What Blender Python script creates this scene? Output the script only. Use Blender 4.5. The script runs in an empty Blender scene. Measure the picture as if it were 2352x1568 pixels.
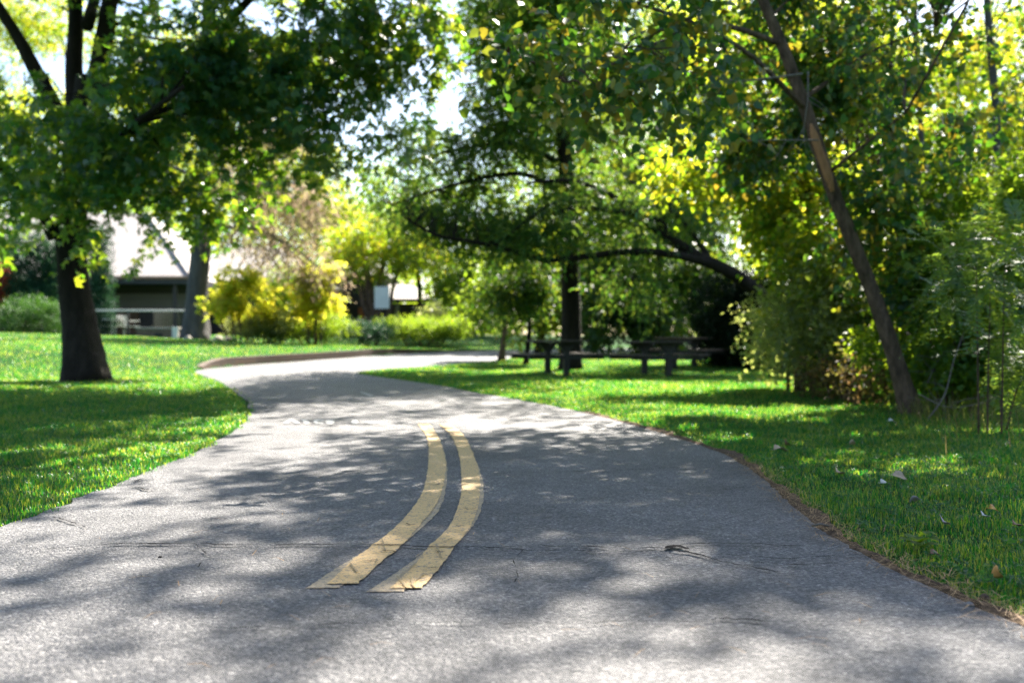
import bpy, math, random
import numpy as np
from mathutils import Vector
random.seed(7)
RNG = np.random.default_rng(11)
C = bpy.context.scene
COL = C.collection
F, CX, CY, CH = 2286.7, 1176.0, 784.0, 0.75      # survey frame used to read places off the site


def P(u, v, D):
    return np.array([(u - CX) / F * D, D, CH + (CY - v) / F * D])


# ------------------------------------------------------------------ terrain
LEFT = np.array([(-2.9, -4), (-2.35, 0), (-2.12, 2.5), (-2.04, 3.96), (-2.05, 4.6), (-2.07, 5.34), (-2.12, 6.4), (-2.24, 7.59), (-2.45, 9.0),
                 (-2.80, 10.6), (-3.3, 12.4), (-3.95, 14.3), (-5.2, 17.9), (-6.4, 20.8), (-7.2, 22.6), (-7.45, 24.3), (-7.0, 26.5),
                 (-6.2, 29), (-5.1, 32.5), (-4, 36), (-2, 39), (1, 42), (8, 46.5), (22, 52), (60, 62)], float)
RIGHT = np.array([(2.6, -4), (1.9, 0), (1.52, 1.6), (1.34, 2.61), (1.25, 3.26), (1.235, 3.7), (1.25, 4.22), (1.36, 5.26), (1.42, 6.1), (1.39, 6.9), (1.25, 7.9), (0.78, 10.3),
                  (0.13, 12.6), (-0.55, 14.6), (-1.3, 17), (-2.35, 19.7), (-3.2, 21.6), (-3.5, 22.5), (-3.2, 23.9), (-2.0, 26.1), (-.34, 30.1),
                  (.5, 33.8), (3, 37), (10, 42), (22, 47), (60, 56)], float)


def smooth_poly(p, n=6):
    p = np.asarray(p, float)
    q = np.vstack([2 * p[0] - p[1], p, 2 * p[-1] - p[-2]])
    out = []
    for i in range(1, len(q) - 2):
        for t in np.linspace(0, 1, n, endpoint=False):
            a, b, c, d = q[i - 1], q[i], q[i + 1], q[i + 2]
            out.append(.5 * ((2 * b) + (c - a) * t + (2 * a - 5 * b + 4 * c - d) * t * t + (3 * b - a - 3 * c + d) * t ** 3))
    out.append(q[-2])
    return np.array(out)


LE, RE = smooth_poly(LEFT), smooth_poly(RIGHT)
PATHPOLY = np.vstack([LE, RE[::-1]])


def poly_dist(x, y, poly):
    best = np.full(np.shape(x), 1e9)
    for a, b in zip(poly[:-1], poly[1:]):
        d = b - a
        L2 = max(d @ d, 1e-9)
        t = np.clip(((x - a[0]) * d[0] + (y - a[1]) * d[1]) / L2, 0, 1)
        best = np.minimum(best, np.hypot(x - a[0] - t * d[0], y - a[1] - t * d[1]))
    return best


def in_poly(x, y, poly):
    c = np.zeros(np.shape(x), bool)
    for a, b in zip(poly, np.roll(poly, -1, axis=0)):
        if a[1] == b[1]:
            continue
        m = ((a[1] > y) != (b[1] > y))
        c ^= m & (x < (b[0] - a[0]) * (y - a[1]) / (b[1] - a[1]) + a[0])
    return c


LEFTSIDE = np.vstack([LE, [(60, 500), (-500, 500), (-500, -4)]])


def sstep(a, b, t):
    t = np.clip((t - a) / (b - a), 0, 1)
    return t * t * (3 - 2 * t)


def ramp(y):
    return .018 * np.clip(y - 20, 0, 30) * sstep(18, 24, y) + .0 * y


def gz(x, y):
    x = np.asarray(x, float); y = np.asarray(y, float)
    z = ramp(y)
    d = poly_dist(x, y, LEFT)
    ls = in_poly(x, y, LEFTSIDE)
    w = sstep(19, 27, y)
    step = .215 * sstep(22.5, 26, y) * (1 - sstep(34, 41, y)) * sstep(.06, .18, d)
    bank = np.where(ls, w * .046 * np.clip(d, 0, 12) + step, 0)
    dm = np.minimum(d, poly_dist(x, y, RIGHT)); ins = in_poly(x, y, PATHPOLY)
    hump = np.where(ins, -.03 * sstep(.15, .6, dm), .02 * np.sin(x * .9 + 1.3) * np.sin(y * .7) * sstep(.2, 2.5, dm))
    return z + bank + hump


def G(u, v, h=0.0):                                # a place on the ground seen at u, v
    D = 5.0
    for _ in range(25):
        z = float(gz((u - CX) / F * D, D)) + h
        Dn = (CH - z) * F / max(v - CY, .5)
        st = .6 * (min(Dn, 80) - D); D = D + st
        if abs(st) < 2e-4: break
    x = (u - CX) / F * D
    return np.array([x, D, float(gz(x, D))])


# ------------------------------------------------------------------ mesh helpers
def mesh_quads(name, V, Q, mat, parent=None, smooth=False):
    me = bpy.data.meshes.new(name)
    V = np.ascontiguousarray(V, np.float32); Q = np.ascontiguousarray(Q, np.int32)
    me.vertices.add(len(V)); me.vertices.foreach_set('co', V.ravel())
    me.loops.add(Q.size); me.loops.foreach_set('vertex_index', Q.ravel())
    me.polygons.add(len(Q)); me.polygons.foreach_set('loop_start', np.arange(0, Q.size, Q.shape[1], dtype=np.int32))
    if smooth:
        me.polygons.foreach_set('use_smooth', np.ones(len(Q), bool))
    me.update(calc_edges=True)
    me.materials.append(mat)
    o = bpy.data.objects.new(name, me); COL.objects.link(o)
    if parent:
        o.parent = parent
    return o


class MB:
    def __init__(s):
        s.v = []; s.f = []

    def add(s, vs, fs):
        n = len(s.v); s.v += [tuple(map(float, p)) for p in vs]; s.f += [tuple(i + n for i in f) for f in fs]

    def box(s, x0, x1, y0, y1, z0, z1):
        vs = [(x, y, z) for z in (z0, z1) for y in (y0, y1) for x in (x0, x1)]
        s.add(vs, [(0, 2, 3, 1), (4, 5, 7, 6), (0, 1, 5, 4), (2, 6, 7, 3), (0, 4, 6, 2), (1, 3, 7, 5)])

    def beam(s, a, b, w, h):
        a, b = np.array(a, float), np.array(b, float)
        d = (b - a) / np.linalg.norm(b - a)
        up = np.array([0, 0, 1.]) if abs(d[2]) < .9 else np.array([0, 1., 0])
        r = np.cross(d, up); r /= np.linalg.norm(r); up = np.cross(r, d)
        vs = [p + sx * w / 2 * r + sz * h / 2 * up for p in (a, b) for sz in (-1, 1) for sx in (-1, 1)]
        s.add(vs, [(0, 2, 3, 1), (4, 5, 7, 6), (0, 1, 5, 4), (2, 6, 7, 3), (0, 4, 6, 2), (1, 3, 7, 5)])

    def tube(s, pts, rad, sides=8, wob=0.0, seed=0):
        pts = np.asarray(pts, float); n = len(pts)
        rad = np.broadcast_to(rad, (n,)) if np.ndim(rad) else np.full(n, rad)
        rg = np.random.default_rng(seed)
        ref = np.array([.3, 1, .1]); vs = []
        for i in range(n):
            t = pts[min(i + 1, n - 1)] - pts[max(i - 1, 0)]
            t /= np.linalg.norm(t) + 1e-9
            a = np.cross(t, ref); a /= np.linalg.norm(a) + 1e-9; b = np.cross(t, a)
            for k in range(sides):
                th = 2 * math.pi * k / sides
                r = rad[i] * (1 + (wob if np.ndim(wob) == 0 else wob[i]) * (math.sin(3 * th + i * .13) * .5 + math.sin(5 * th + 1 + i * .07) * .35 + rg.normal() * .25))
                vs.append(pts[i] + r * (math.cos(th) * a + math.sin(th) * b))
        fs = [(i * sides + k, i * sides + (k + 1) % sides, (i + 1) * sides + (k + 1) % sides, (i + 1) * sides + k) for i in range(n - 1) for k in range(sides)]
        fs += [tuple(range(sides))[::-1], tuple((n - 1) * sides + k for k in range(sides))]
        s.add(vs, fs)

    def build(s, name, mat, parent=None, smooth=False, bevel=0):
        me = bpy.data.meshes.new(name); me.from_pydata(s.v, [], s.f)
        me.materials.append(mat)
        if smooth:
            me.polygons.foreach_set('use_smooth', np.ones(len(me.polygons), bool))
        o = bpy.data.objects.new(name, me); COL.objects.link(o)
        if parent:
            o.parent = parent
        if bevel:
            m = o.modifiers.new('edge', 'BEVEL'); m.width = bevel; m.segments = 2; m.limit_method = 'ANGLE'
        return o


def tag(o, label=None, cat=None, group=None, kind=None):
    if label: o['label'] = label
    if cat: o['category'] = cat
    if group: o['group'] = group
    if kind: o['kind'] = kind
    return o


def thing(name, label, cat, loc=(0, 0, 0), rz=0, group=None):
    o = bpy.data.objects.new(name, None); COL.objects.link(o)
    o.location = loc; o.rotation_euler = (0, 0, rz); o.empty_display_size = .2
    return tag(o, label, cat, group)


# ------------------------------------------------------------------ materials
def new_mat(name):
    m = bpy.data.materials.new(name); m.use_nodes = True
    nt = m.node_tree; nt.nodes.clear()
    out = nt.nodes.new('ShaderNodeOutputMaterial')
    return m, nt, out


def ramp_node(nt, cols, interp='LINEAR'):
    r = nt.nodes.new('ShaderNodeValToRGB'); e = r.color_ramp.elements
    r.color_ramp.interpolation = interp
    while len(e) < len(cols):
        e.new(.5)
    for i, (p, c) in enumerate(cols):
        e[i].position = p; e[i].color = (*c, 1)
    return r


def noise(nt, scale, detail=4, rough=.6, coord='Object', stretch=None):
    tc = nt.nodes.new('ShaderNodeTexCoord'); n = nt.nodes.new('ShaderNodeTexNoise')
    n.inputs['Scale'].default_value = scale; n.inputs['Detail'].default_value = detail; n.inputs['Roughness'].default_value = rough
    if stretch:
        mp = nt.nodes.new('ShaderNodeMapping'); mp.inputs['Scale'].default_value = stretch
        nt.links.new(tc.outputs[coord], mp.inputs[0]); nt.links.new(mp.outputs[0], n.inputs['Vector'])
    else:
        nt.links.new(tc.outputs[coord], n.inputs['Vector'])
    return n


def simple_mat(name, cols, scale=6, rough=.8, bump=.3, bscale=40, stretch=None, spec=.3, bdist=.01):
    m, nt, out = new_mat(name)
    b = nt.nodes.new('ShaderNodeBsdfPrincipled'); nt.links.new(b.outputs[0], out.inputs[0])
    b.inputs['Roughness'].default_value = rough; b.inputs['Specular IOR Level'].default_value = spec
    n = noise(nt, scale, 5, .65, stretch=stretch)
    k = len(cols)
    r = ramp_node(nt, [(.3 + .4 * i / max(k - 1, 1), c) for i, c in enumerate(cols)])
    nt.links.new(n.outputs['Fac'], r.inputs[0]); nt.links.new(r.outputs[0], b.inputs['Base Color'])
    if bump:
        n2 = noise(nt, bscale, 4, .7, stretch=stretch); bp = nt.nodes.new('ShaderNodeBump')
        bp.inputs['Strength'].default_value = bump; bp.inputs['Distance'].default_value = bdist
        nt.links.new(n2.outputs['Fac'], bp.inputs['Height']); nt.links.new(bp.outputs[0], b.inputs['Normal'])
    return m


def leaf_mat(name, cols, tcols, tfac=.45, rough=.45, spec=.35, patchy=0):
    m, nt, out = new_mat(name)
    g = nt.nodes.new('ShaderNodeNewGeometry')
    k = len(cols)
    r1 = ramp_node(nt, [(i / (k - 1) if k > 1 else 0, c) for i, c in enumerate(cols)])
    k = len(tcols)
    r2 = ramp_node(nt, [(i / (k - 1) if k > 1 else 0, c) for i, c in enumerate(tcols)])
    fac = g.outputs['Random Per Island']
    if patchy:
        nz = noise(nt, patchy, 5, .7); mr = nt.nodes.new('ShaderNodeMapRange')
        mr.inputs[1].default_value = .3; mr.inputs[2].default_value = .7; mr.inputs[3].default_value = -.28; mr.inputs[4].default_value = .16
        ad = nt.nodes.new('ShaderNodeMath'); ad.operation = 'ADD'; ad.use_clamp = True
        nt.links.new(nz.outputs['Fac'], mr.inputs[0]); nt.links.new(mr.outputs[0], ad.inputs[0]); nt.links.new(fac, ad.inputs[1]); fac = ad.outputs[0]
    nt.links.new(fac, r1.inputs[0]); nt.links.new(fac, r2.inputs[0])
    b = nt.nodes.new('ShaderNodeBsdfPrincipled'); b.inputs['Roughness'].default_value = rough
    b.inputs['Specular IOR Level'].default_value = spec
    t = nt.nodes.new('ShaderNodeBsdfTranslucent'); mx = nt.nodes.new('ShaderNodeMixShader')
    mx.inputs[0].default_value = tfac
    nt.links.new(r1.outputs[0], b.inputs['Base Color']); nt.links.new(r2.outputs[0], t.inputs['Color'])
    nt.links.new(b.outputs[0], mx.inputs[1]); nt.links.new(t.outputs[0], mx.inputs[2]); nt.links.new(mx.outputs[0], out.inputs[0])
    return m


M = {}
M['maple'] = leaf_mat('maple_leaf', [(.012, .062, .05), (.02, .082, .056), (.03, .098, .052)], [(.12, .36, .02), (.3, .5, .02), (.56, .62, .03)], .46, .36, .6)
M['poplar'] = leaf_mat('poplar_leaf', [(.018, .055, .03), (.028, .075, .036), (.03, .085, .036), (.045, .095, .034), (.12, .11, .02)], [(.08, .28, .02), (.16, .38, .02), (.28, .46, .02), (.44, .5, .03), (.6, .40, .03)], .36, .46, .4)
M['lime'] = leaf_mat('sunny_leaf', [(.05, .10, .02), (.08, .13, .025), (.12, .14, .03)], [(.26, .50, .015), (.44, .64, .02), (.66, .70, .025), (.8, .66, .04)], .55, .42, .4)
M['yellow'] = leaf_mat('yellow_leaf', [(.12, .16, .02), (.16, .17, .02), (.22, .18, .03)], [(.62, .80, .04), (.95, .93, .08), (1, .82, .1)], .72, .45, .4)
M['conifer'] = leaf_mat('conifer_needles', [(.018, .06, .024), (.03, .08, .028), (.045, .09, .026)], [(.10, .30, .03), (.24, .42, .04), (.42, .5, .05)], .42, .5, .3)
M['cedar'] = leaf_mat('cedar_sprays', [(.014, .055, .036), (.02, .075, .045), (.03, .08, .04)], [(.04, .12, .04), (.06, .16, .05)], .2, .6, .25)
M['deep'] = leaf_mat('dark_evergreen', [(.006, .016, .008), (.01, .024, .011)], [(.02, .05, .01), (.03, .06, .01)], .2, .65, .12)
M['shrub'] = leaf_mat('shrub_leaf', [(.035, .09, .022), (.05, .12, .03), (.07, .13, .03)], [(.3, .5, .02), (.5, .62, .03)], .5, .5, .3)
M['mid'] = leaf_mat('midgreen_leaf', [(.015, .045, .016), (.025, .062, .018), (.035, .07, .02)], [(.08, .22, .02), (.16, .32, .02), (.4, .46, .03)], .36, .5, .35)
M['boxwood'] = leaf_mat('boxwood_sprays', [(.022, .075, .022), (.035, .10, .03), (.05, .115, .03)], [(.08, .24, .02), (.14, .3, .03)], .25, .55, .3)
M['pale'] = leaf_mat('pale_leaf', [(.09, .13, .08), (.12, .16, .08), (.15, .17, .09)], [(.5, .6, .12), (.66, .68, .18)], .5, .42, .5)
M['pinnate'] = leaf_mat('pinnate_leaf', [(.035, .09, .045), (.05, .12, .05), (.08, .13, .04)], [(.2, .36, .04), (.36, .46, .04)], .4, .45, .4)
M['rust'] = leaf_mat('rusty_leaf', [(.07, .045, .025), (.05, .06, .02), (.10, .06, .035)], [(.34, .17, .06), (.26, .3, .04), (.4, .26, .12)], .4, .6, .2)
M['pinkdead'] = leaf_mat('dead_needles', [(.16, .10, .07), (.2, .14, .10), (.10, .10, .04)], [(.5, .34, .24), (.55, .44, .3), (.4, .42, .08)], .42, .6, .2)
M['red'] = leaf_mat('red_leaf', [(.16, .02, .015), (.2, .035, .02), (.09, .06, .02)], [(.5, .06, .03), (.55, .12, .04)], .4, .5, .3)
M['grass'] = leaf_mat('grass_blade', [(.007, .055, .012), (.010, .068, .014), (.010, .076, .016), (.014, .088, .018), (.026, .10, .02), (.06, .115, .024), (.08, .12, .03)], [(.012, .25, .018), (.02, .30, .02), (.05, .36, .02), (.14, .44, .022), (.36, .56, .03), (.66, .70, .06), (.7, .72, .1)], .5, .36, .6, .9)
M['drygrass'] = leaf_mat('dry_grass', [(.10, .09, .035), (.05, .09, .02), (.13, .09, .045)], [(.4, .36, .1), (.22, .38, .03), (.4, .3, .12)], .42, .6, .2)
M['weed'] = leaf_mat('weed_leaf', [(.02, .08, .035), (.03, .10, .04)], [(.12, .34, .04), (.18, .4, .05)], .35, .5, .25)
M['needle'] = leaf_mat('fallen_needles', [(.30, .17, .07), (.42, .27, .12), (.2, .10, .04)], [(.4, .25, .1), (.5, .3, .12)], .1, .6, .3)
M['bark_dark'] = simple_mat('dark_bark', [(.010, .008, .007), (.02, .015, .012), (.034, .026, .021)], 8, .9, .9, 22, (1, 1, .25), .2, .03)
M['bark_grey'] = simple_mat('grey_bark', [(.05, .048, .05), (.085, .08, .08), (.12, .11, .105)], 7, .9, .9, 18, (1, 1, .2), .2, .04)
M['bark_brown'] = simple_mat('brown_bark', [(.045, .03, .022), (.11, .072, .052), (.2, .13, .095)], 14, .9, 1.0, 45, (1, 1, .3), .2, .02)
M['sun_strip'] = simple_mat('painted_sun_strip', [(.28, .13, .06), (.38, .19, .09), (.22, .10, .05)], 14, .8, .5, 50, (1, 1, .2), .2, .006)  # warm colour standing for sunlight on the leaning trunk
M['twig'] = simple_mat('dead_twig', [(.12, .10, .085), (.2, .17, .15)], 20, .85, .3, 80)
M['dirt'] = simple_mat('verge_soil', [(.04, .028, .02), (.11, .075, .05), (.19, .13, .085)], 30, .95, 1.0, 90, None, .1, .012)
M['wood_dark'] = simple_mat('weathered_table_wood', [(.045, .036, .03), (.08, .062, .052)], 6, .7, .3, 60, (1, .15, 1), .35, .004)
M['metal_dark'] = simple_mat('dark_painted_steel', [(.018, .018, .02), (.03, .03, .032)], 8, .5, .1, 60)
M['siding'] = simple_mat('brown_siding', [(.05, .043, .047), (.07, .06, .062)], 2, .75, .4, 14, (.2, .2, 3), .3, .02)
M['siding_light'] = simple_mat('taupe_siding', [(.16, .135, .135), (.21, .18, .175)], 3, .75, .4, 14, (.2, .2, 3), .3, .02)
M['fascia'] = simple_mat('slate_fascia', [(.045, .046, .058), (.06, .06, .07)], 3, .6, .1, 20)
M['gutter'] = simple_mat('copper_gutter', [(.30, .15, .09), (.38, .22, .15)], 5, .5, .1, 20, spec=.5)
M['white'] = simple_mat('white_paint', [(.70, .70, .70), (.8, .8, .79)], 4, .45, .05, 30, spec=.5)
M['rail'] = simple_mat('galvanised_rail', [(.55, .54, .52), (.66, .65, .62)], 8, .35, .05, 40, spec=.6)
M['orange'] = simple_mat('orange_door_paint', [(.38, .10, .03), (.46, .13, .04)], 4, .5, .05, 30)
M['doorwood'] = simple_mat('stained_door_wood', [(.10, .05, .03), (.15, .075, .045)], 5, .5, .1, 40, (1, 1, .2))
M['stone'] = simple_mat('pale_stone', [(.26, .24, .22), (.36, .33, .30), (.2, .18, .17)], 7, .85, .6, 25, None, .3, .02)
M['pebble'] = simple_mat('grey_pebble', [(.10, .11, .13), (.2, .21, .23)], 30, .6, .3, 120, spec=.5)
M['leaf_tan'] = simple_mat('dry_tan_leaf', [(.36, .25, .16), (.5, .38, .27)], 30, .7, .3, 120)
M['leaf_mauve'] = simple_mat('faded_mauve_leaf', [(.3, .25, .28), (.42, .36, .38)], 30, .7, .3, 120)
M['leaf_yellow'] = simple_mat('yellow_fallen_leaf', [(.5, .3, .03), (.3, .10, .02)], 40, .6, .3, 120)
M['leaf_orange'] = simple_mat('orange_fallen_leaf', [(.55, .24, .06), (.62, .34, .12)], 30, .6, .3, 120)
M['leaf_pale'] = simple_mat('bleached_leaf', [(.42, .42, .38), (.55, .54, .5)], 30, .7, .3, 120)
M['leaf_brown'] = simple_mat('brown_fallen_leaf', [(.14, .075, .04), (.24, .14, .08)], 30, .7, .3, 120)
M['cone'] = simple_mat('pine_cone_scale', [(.05, .03, .02), (.11, .07, .045)], 40, .8, .4, 120)
M['crack'] = simple_mat('crack_fill', [(.006, .006, .007), (.014, .013, .013)], 80, .95, .3, 200, spec=.1)
M['glass'] = simple_mat('dark_window_glass', [(.02, .022, .026), (.03, .03, .034)], 2, .08, 0, spec=.8)


def brick_mat(name, c1, c2, mortar, scale, bw=.5, rh=.25, ms=.02):
    m, nt, out = new_mat(name)
    b = nt.nodes.new('ShaderNodeBsdfPrincipled'); nt.links.new(b.outputs[0], out.inputs[0]); b.inputs['Roughness'].default_value = .85
    uv = nt.nodes.new('ShaderNodeTexCoord'); mp = nt.nodes.new('ShaderNodeMapping')
    mp.inputs['Rotation'].default_value = (math.radians(90), 0, 0)
    br = nt.nodes.new('ShaderNodeTexBrick'); br.inputs['Scale'].default_value = scale
    br.inputs['Brick Width'].default_value = bw; br.inputs['Row Height'].default_value = rh; br.inputs['Mortar Size'].default_value = ms
    br.inputs['Color1'].default_value = (*c1, 1); br.inputs['Color2'].default_value = (*c2, 1); br.inputs['Mortar'].default_value = (*mortar, 1)
    nt.links.new(uv.outputs['Object'], mp.inputs[0]); nt.links.new(mp.outputs[0], br.inputs['Vector'])
    n = noise(nt, 9, 5); mx = nt.nodes.new('ShaderNodeMix'); mx.data_type = 'RGBA'; mx.blend_type = 'MULTIPLY'; mx.inputs[0].default_value = .6
    rr = ramp_node(nt, [(.3, (.55, .55, .55)), (.7, (1.2, 1.2, 1.2))]); nt.links.new(n.outputs['Fac'], rr.inputs[0])
    nt.links.new(br.outputs['Color'], mx.inputs[6]); nt.links.new(rr.outputs[0], mx.inputs[7]); nt.links.new(mx.outputs[2], b.inputs['Base Color'])
    bp = nt.nodes.new('ShaderNodeBump'); bp.inputs['Distance'].default_value = .02; bp.inputs['Strength'].default_value = .8; bp.invert = True
    nt.links.new(br.outputs['Fac'], bp.inputs['Height']); nt.links.new(bp.outputs[0], b.inputs['Normal'])
    return m


M['brick'] = brick_mat('brown_wall_brick', (.13, .075, .045), (.08, .05, .035), (.09, .075, .06), 1, .30, .09, .012)
M['redbrick'] = brick_mat('tan_planter_brick', (.26, .15, .10), (.2, .12, .085), (.2, .17, .15), 1, .22, .075, .01)


def shingle_mat():
    m, nt, out = new_mat('pale_roof_shingle')
    b = nt.nodes.new('ShaderNodeBsdfPrincipled'); nt.links.new(b.outputs[0], out.inputs[0]); b.inputs['Roughness'].default_value = .7
    tc = nt.nodes.new('ShaderNodeTexCoord'); w = nt.nodes.new('ShaderNodeTexWave'); w.wave_type = 'BANDS'; w.bands_direction = 'Z'; w.wave_profile = 'SAW'
    w.inputs['Scale'].default_value = 1.55; w.inputs['Distortion'].default_value = .4; w.inputs['Detail Scale'].default_value = 3
    nt.links.new(tc.outputs['Object'], w.inputs['Vector'])
    n = noise(nt, 5, 5)
    r = ramp_node(nt, [(.3, (.27, .24, .225)), (.7, (.37, .335, .31))]); nt.links.new(n.outputs['Fac'], r.inputs[0]); nt.links.new(r.outputs[0], b.inputs['Base Color'])
    bp = nt.nodes.new('ShaderNodeBump'); bp.inputs['Distance'].default_value = .04; bp.inputs['Strength'].default_value = .8
    nt.links.new(w.outputs['Fac'], bp.inputs['Height']); nt.links.new(bp.outputs[0], b.inputs['Normal'])
    return m


M['shingle'] = shingle_mat()


def asphalt_mat():
    m, nt, out = new_mat('worn_asphalt'); L = nt.links.new
    b = nt.nodes.new('ShaderNodeBsdfPrincipled'); L(b.outputs[0], out.inputs[0])
    tc = nt.nodes.new('ShaderNodeTexCoord')

    def vor(sc, rnd=1):
        v = nt.nodes.new('ShaderNodeTexVoronoi'); v.inputs['Scale'].default_value = sc; L(tc.outputs['Object'], v.inputs['Vector']); return v
    v1 = vor(120); v2 = vor(62)
    sep = nt.nodes.new('ShaderNodeSeparateColor'); L(v1.outputs['Color'], sep.inputs[0])
    ag = ramp_node(nt, [(0, (.055, .055, .06)), (.5, (.108, .106, .111)), (.8, (.16, .155, .157)), (1, (.27, .262, .256))]); L(sep.outputs[0], ag.inputs[0])
    sep2 = nt.nodes.new('ShaderNodeSeparateColor'); L(v2.outputs['Color'], sep2.inputs[0])
    st = ramp_node(nt, [(0, (1, 1, 1)), (.86, (1, 1, 1)), (.9, (1.45, 1.42, 1.4)), (1, (1.8, 1.75, 1.7))]); L(sep2.outputs[1], st.inputs[0])
    dst = ramp_node(nt, [(.0, (1, 1, 1)), (.30, (1, 1, 1)), (.45, (0, 0, 0))]); L(v2.outputs['Distance'], dst.inputs[0])
    mx0 = nt.nodes.new('ShaderNodeMix'); mx0.data_type = 'RGBA'; L(dst.outputs[0], mx0.inputs[0]); mx0.inputs[6].default_value = (1, 1, 1, 1); L(st.outputs[0], mx0.inputs[7])
    mx = nt.nodes.new('ShaderNodeMix'); mx.data_type = 'RGBA'; mx.blend_type = 'MULTIPLY'; mx.inputs[0].default_value = 1
    L(ag.outputs[0], mx.inputs[6]); L(mx0.outputs[2], mx.inputs[7])
    n1 = noise(nt, 1.3, 6, .65); r1 = ramp_node(nt, [(.3, (.6, .6, .62)), (.55, (1, 1, 1)), (.75, (1.3, 1.28, 1.25))]); L(n1.outputs['Fac'], r1.inputs[0])
    mx2 = nt.nodes.new('ShaderNodeMix'); mx2.data_type = 'RGBA'; mx2.blend_type = 'MULTIPLY'; mx2.inputs[0].default_value = 1
    L(mx.outputs[2], mx2.inputs[6]); L(r1.outputs[0], mx2.inputs[7])
    n2 = noise(nt, 11, 5, .7); r2 = ramp_node(nt, [(.3, (.62, .62, .62)), (.45, (.95, .95, .95)), (.7, (1.12, 1.12, 1.12))]); L(n2.outputs['Fac'], r2.inputs[0])
    mx3 = nt.nodes.new('ShaderNodeMix'); mx3.data_type = 'RGBA'; mx3.blend_type = 'MULTIPLY'; mx3.inputs[0].default_value = .8
    L(mx2.outputs[2], mx3.inputs[6]); L(r2.outputs[0], mx3.inputs[7]); L(mx3.outputs[2], b.inputs['Base Color'])
    b.inputs['Roughness'].default_value = .62; b.inputs['Specular IOR Level'].default_value = .45
    ad = nt.nodes.new('ShaderNodeMath'); ad.operation = 'ADD'; L(v1.outputs['Distance'], ad.inputs[0]); L(v2.outputs['Distance'], ad.inputs[1])
    n3 = noise(nt, 260, 3); ad2 = nt.nodes.new('ShaderNodeMath'); ad2.operation = 'SUBTRACT'; L(n3.outputs['Fac'], ad2.inputs[0]); L(ad.outputs[0], ad2.inputs[1])
    bp = nt.nodes.new('ShaderNodeBump'); bp.inputs['Distance'].default_value = .007; bp.inputs['Strength'].default_value = 1
    L(ad2.outputs[0], bp.inputs['Height']); L(bp.outputs[0], b.inputs['Normal'])
    return m


M['asphalt'] = asphalt_mat()


def paint_mat(name, col, wear):
    m, nt, out = new_mat(name); L = nt.links.new
    b = nt.nodes.new('ShaderNodeBsdfPrincipled'); b.inputs['Roughness'].default_value = .6
    n = noise(nt, 26, 6, .75); r = ramp_node(nt, [(.3, tuple(c * .8 for c in col)), (.65, col)]); L(n.outputs['Fac'], r.inputs[0])
    v = noise(nt, 60, 5, .8); r2 = ramp_node(nt, [(wear - .03, (0, 0, 0)), (wear + .03, (1, 1, 1))]); L(v.outputs['Fac'], r2.inputs[0])
    mx = nt.nodes.new('ShaderNodeMix'); mx.data_type = 'RGBA'; L(r2.outputs[0], mx.inputs[0]); mx.inputs[6].default_value = (.14, .13, .12, 1); L(r.outputs[0], mx.inputs[7])
    L(mx.outputs[2], b.inputs['Base Color']); L(b.outputs[0], out.inputs[0])
    n3 = noise(nt, 170, 4, .7); bp = nt.nodes.new('ShaderNodeBump'); bp.inputs['Distance'].default_value = .007; bp.inputs['Strength'].default_value = .8
    L(n3.outputs['Fac'], bp.inputs['Height']); L(bp.outputs[0], b.inputs['Normal'])
    return m


M['yellow_paint'] = paint_mat('yellow_road_paint', (.66, .43, .18), .43)
M['ghost_paint'] = paint_mat('faded_road_paint', (.44, .33, .20), .45)
M['white_paint_road'] = paint_mat('white_road_paint', (.38, .39, .385), .40)


def lawn_mat():
    m, nt, out = new_mat('mown_lawn'); L = nt.links.new
    b = nt.nodes.new('ShaderNodeBsdfPrincipled'); b.inputs['Roughness'].default_value = .9; b.inputs['Specular IOR Level'].default_value = .1
    n = noise(nt, .8, 6, .7); r = ramp_node(nt, [(.3, (.012, .058, .010)), (.55, (.022, .08, .012)), (.75, (.045, .10, .018))]); L(n.outputs['Fac'], r.inputs[0])
    n2 = noise(nt, 30, 4, .8); r2 = ramp_node(nt, [(.3, (.5, .5, .5)), (.7, (1.25, 1.25, 1.2))]); L(n2.outputs['Fac'], r2.inputs[0])
    mx = nt.nodes.new('ShaderNodeMix'); mx.data_type = 'RGBA'; mx.blend_type = 'MULTIPLY'; mx.inputs[0].default_value = 1
    L(r.outputs[0], mx.inputs[6]); L(r2.outputs[0], mx.inputs[7]); L(mx.outputs[2], b.inputs['Base Color']); L(b.outputs[0], out.inputs[0])
    n3 = noise(nt, 70, 4, .8); bp = nt.nodes.new('ShaderNodeBump'); bp.inputs['Distance'].default_value = .03; bp.inputs['Strength'].default_value = 1
    L(n3.outputs['Fac'], bp.inputs['Height']); L(bp.outputs[0], b.inputs['Normal'])
    return m


M['lawn'] = lawn_mat()

# ------------------------------------------------------------------ ground and path
def grid_lines(parts):
    out = []
    for a, b, s in parts:
        out += list(np.arange(a, b, s))
    return np.array(out + [parts[-1][1]])


gx = grid_lines([(-500, -60, 40), (-60, -22, 2), (-22, -9, .5), (-9, 3, .15), (3, 12, .5), (12, 40, 2), (40, 500, 40)])
gy = grid_lines([(-60, -4, 8), (-4, 22, .35), (22, 42, .15), (42, 60, 1), (60, 120, 6), (120, 900, 60)])
XX, YY = np.meshgrid(gx, gy)
ZZ = gz(XX, YY)
nx, ny = len(gx), len(gy)
idx = np.arange(nx * ny).reshape(ny, nx)
Q = np.stack([idx[:-1, :-1], idx[:-1, 1:], idx[1:, 1:], idx[1:, :-1]], -1).reshape(-1, 4)
tag(mesh_quads('ground', np.stack([XX, YY, ZZ], -1).reshape(-1, 3), Q, M['lawn'], smooth=True), kind='structure')


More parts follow.
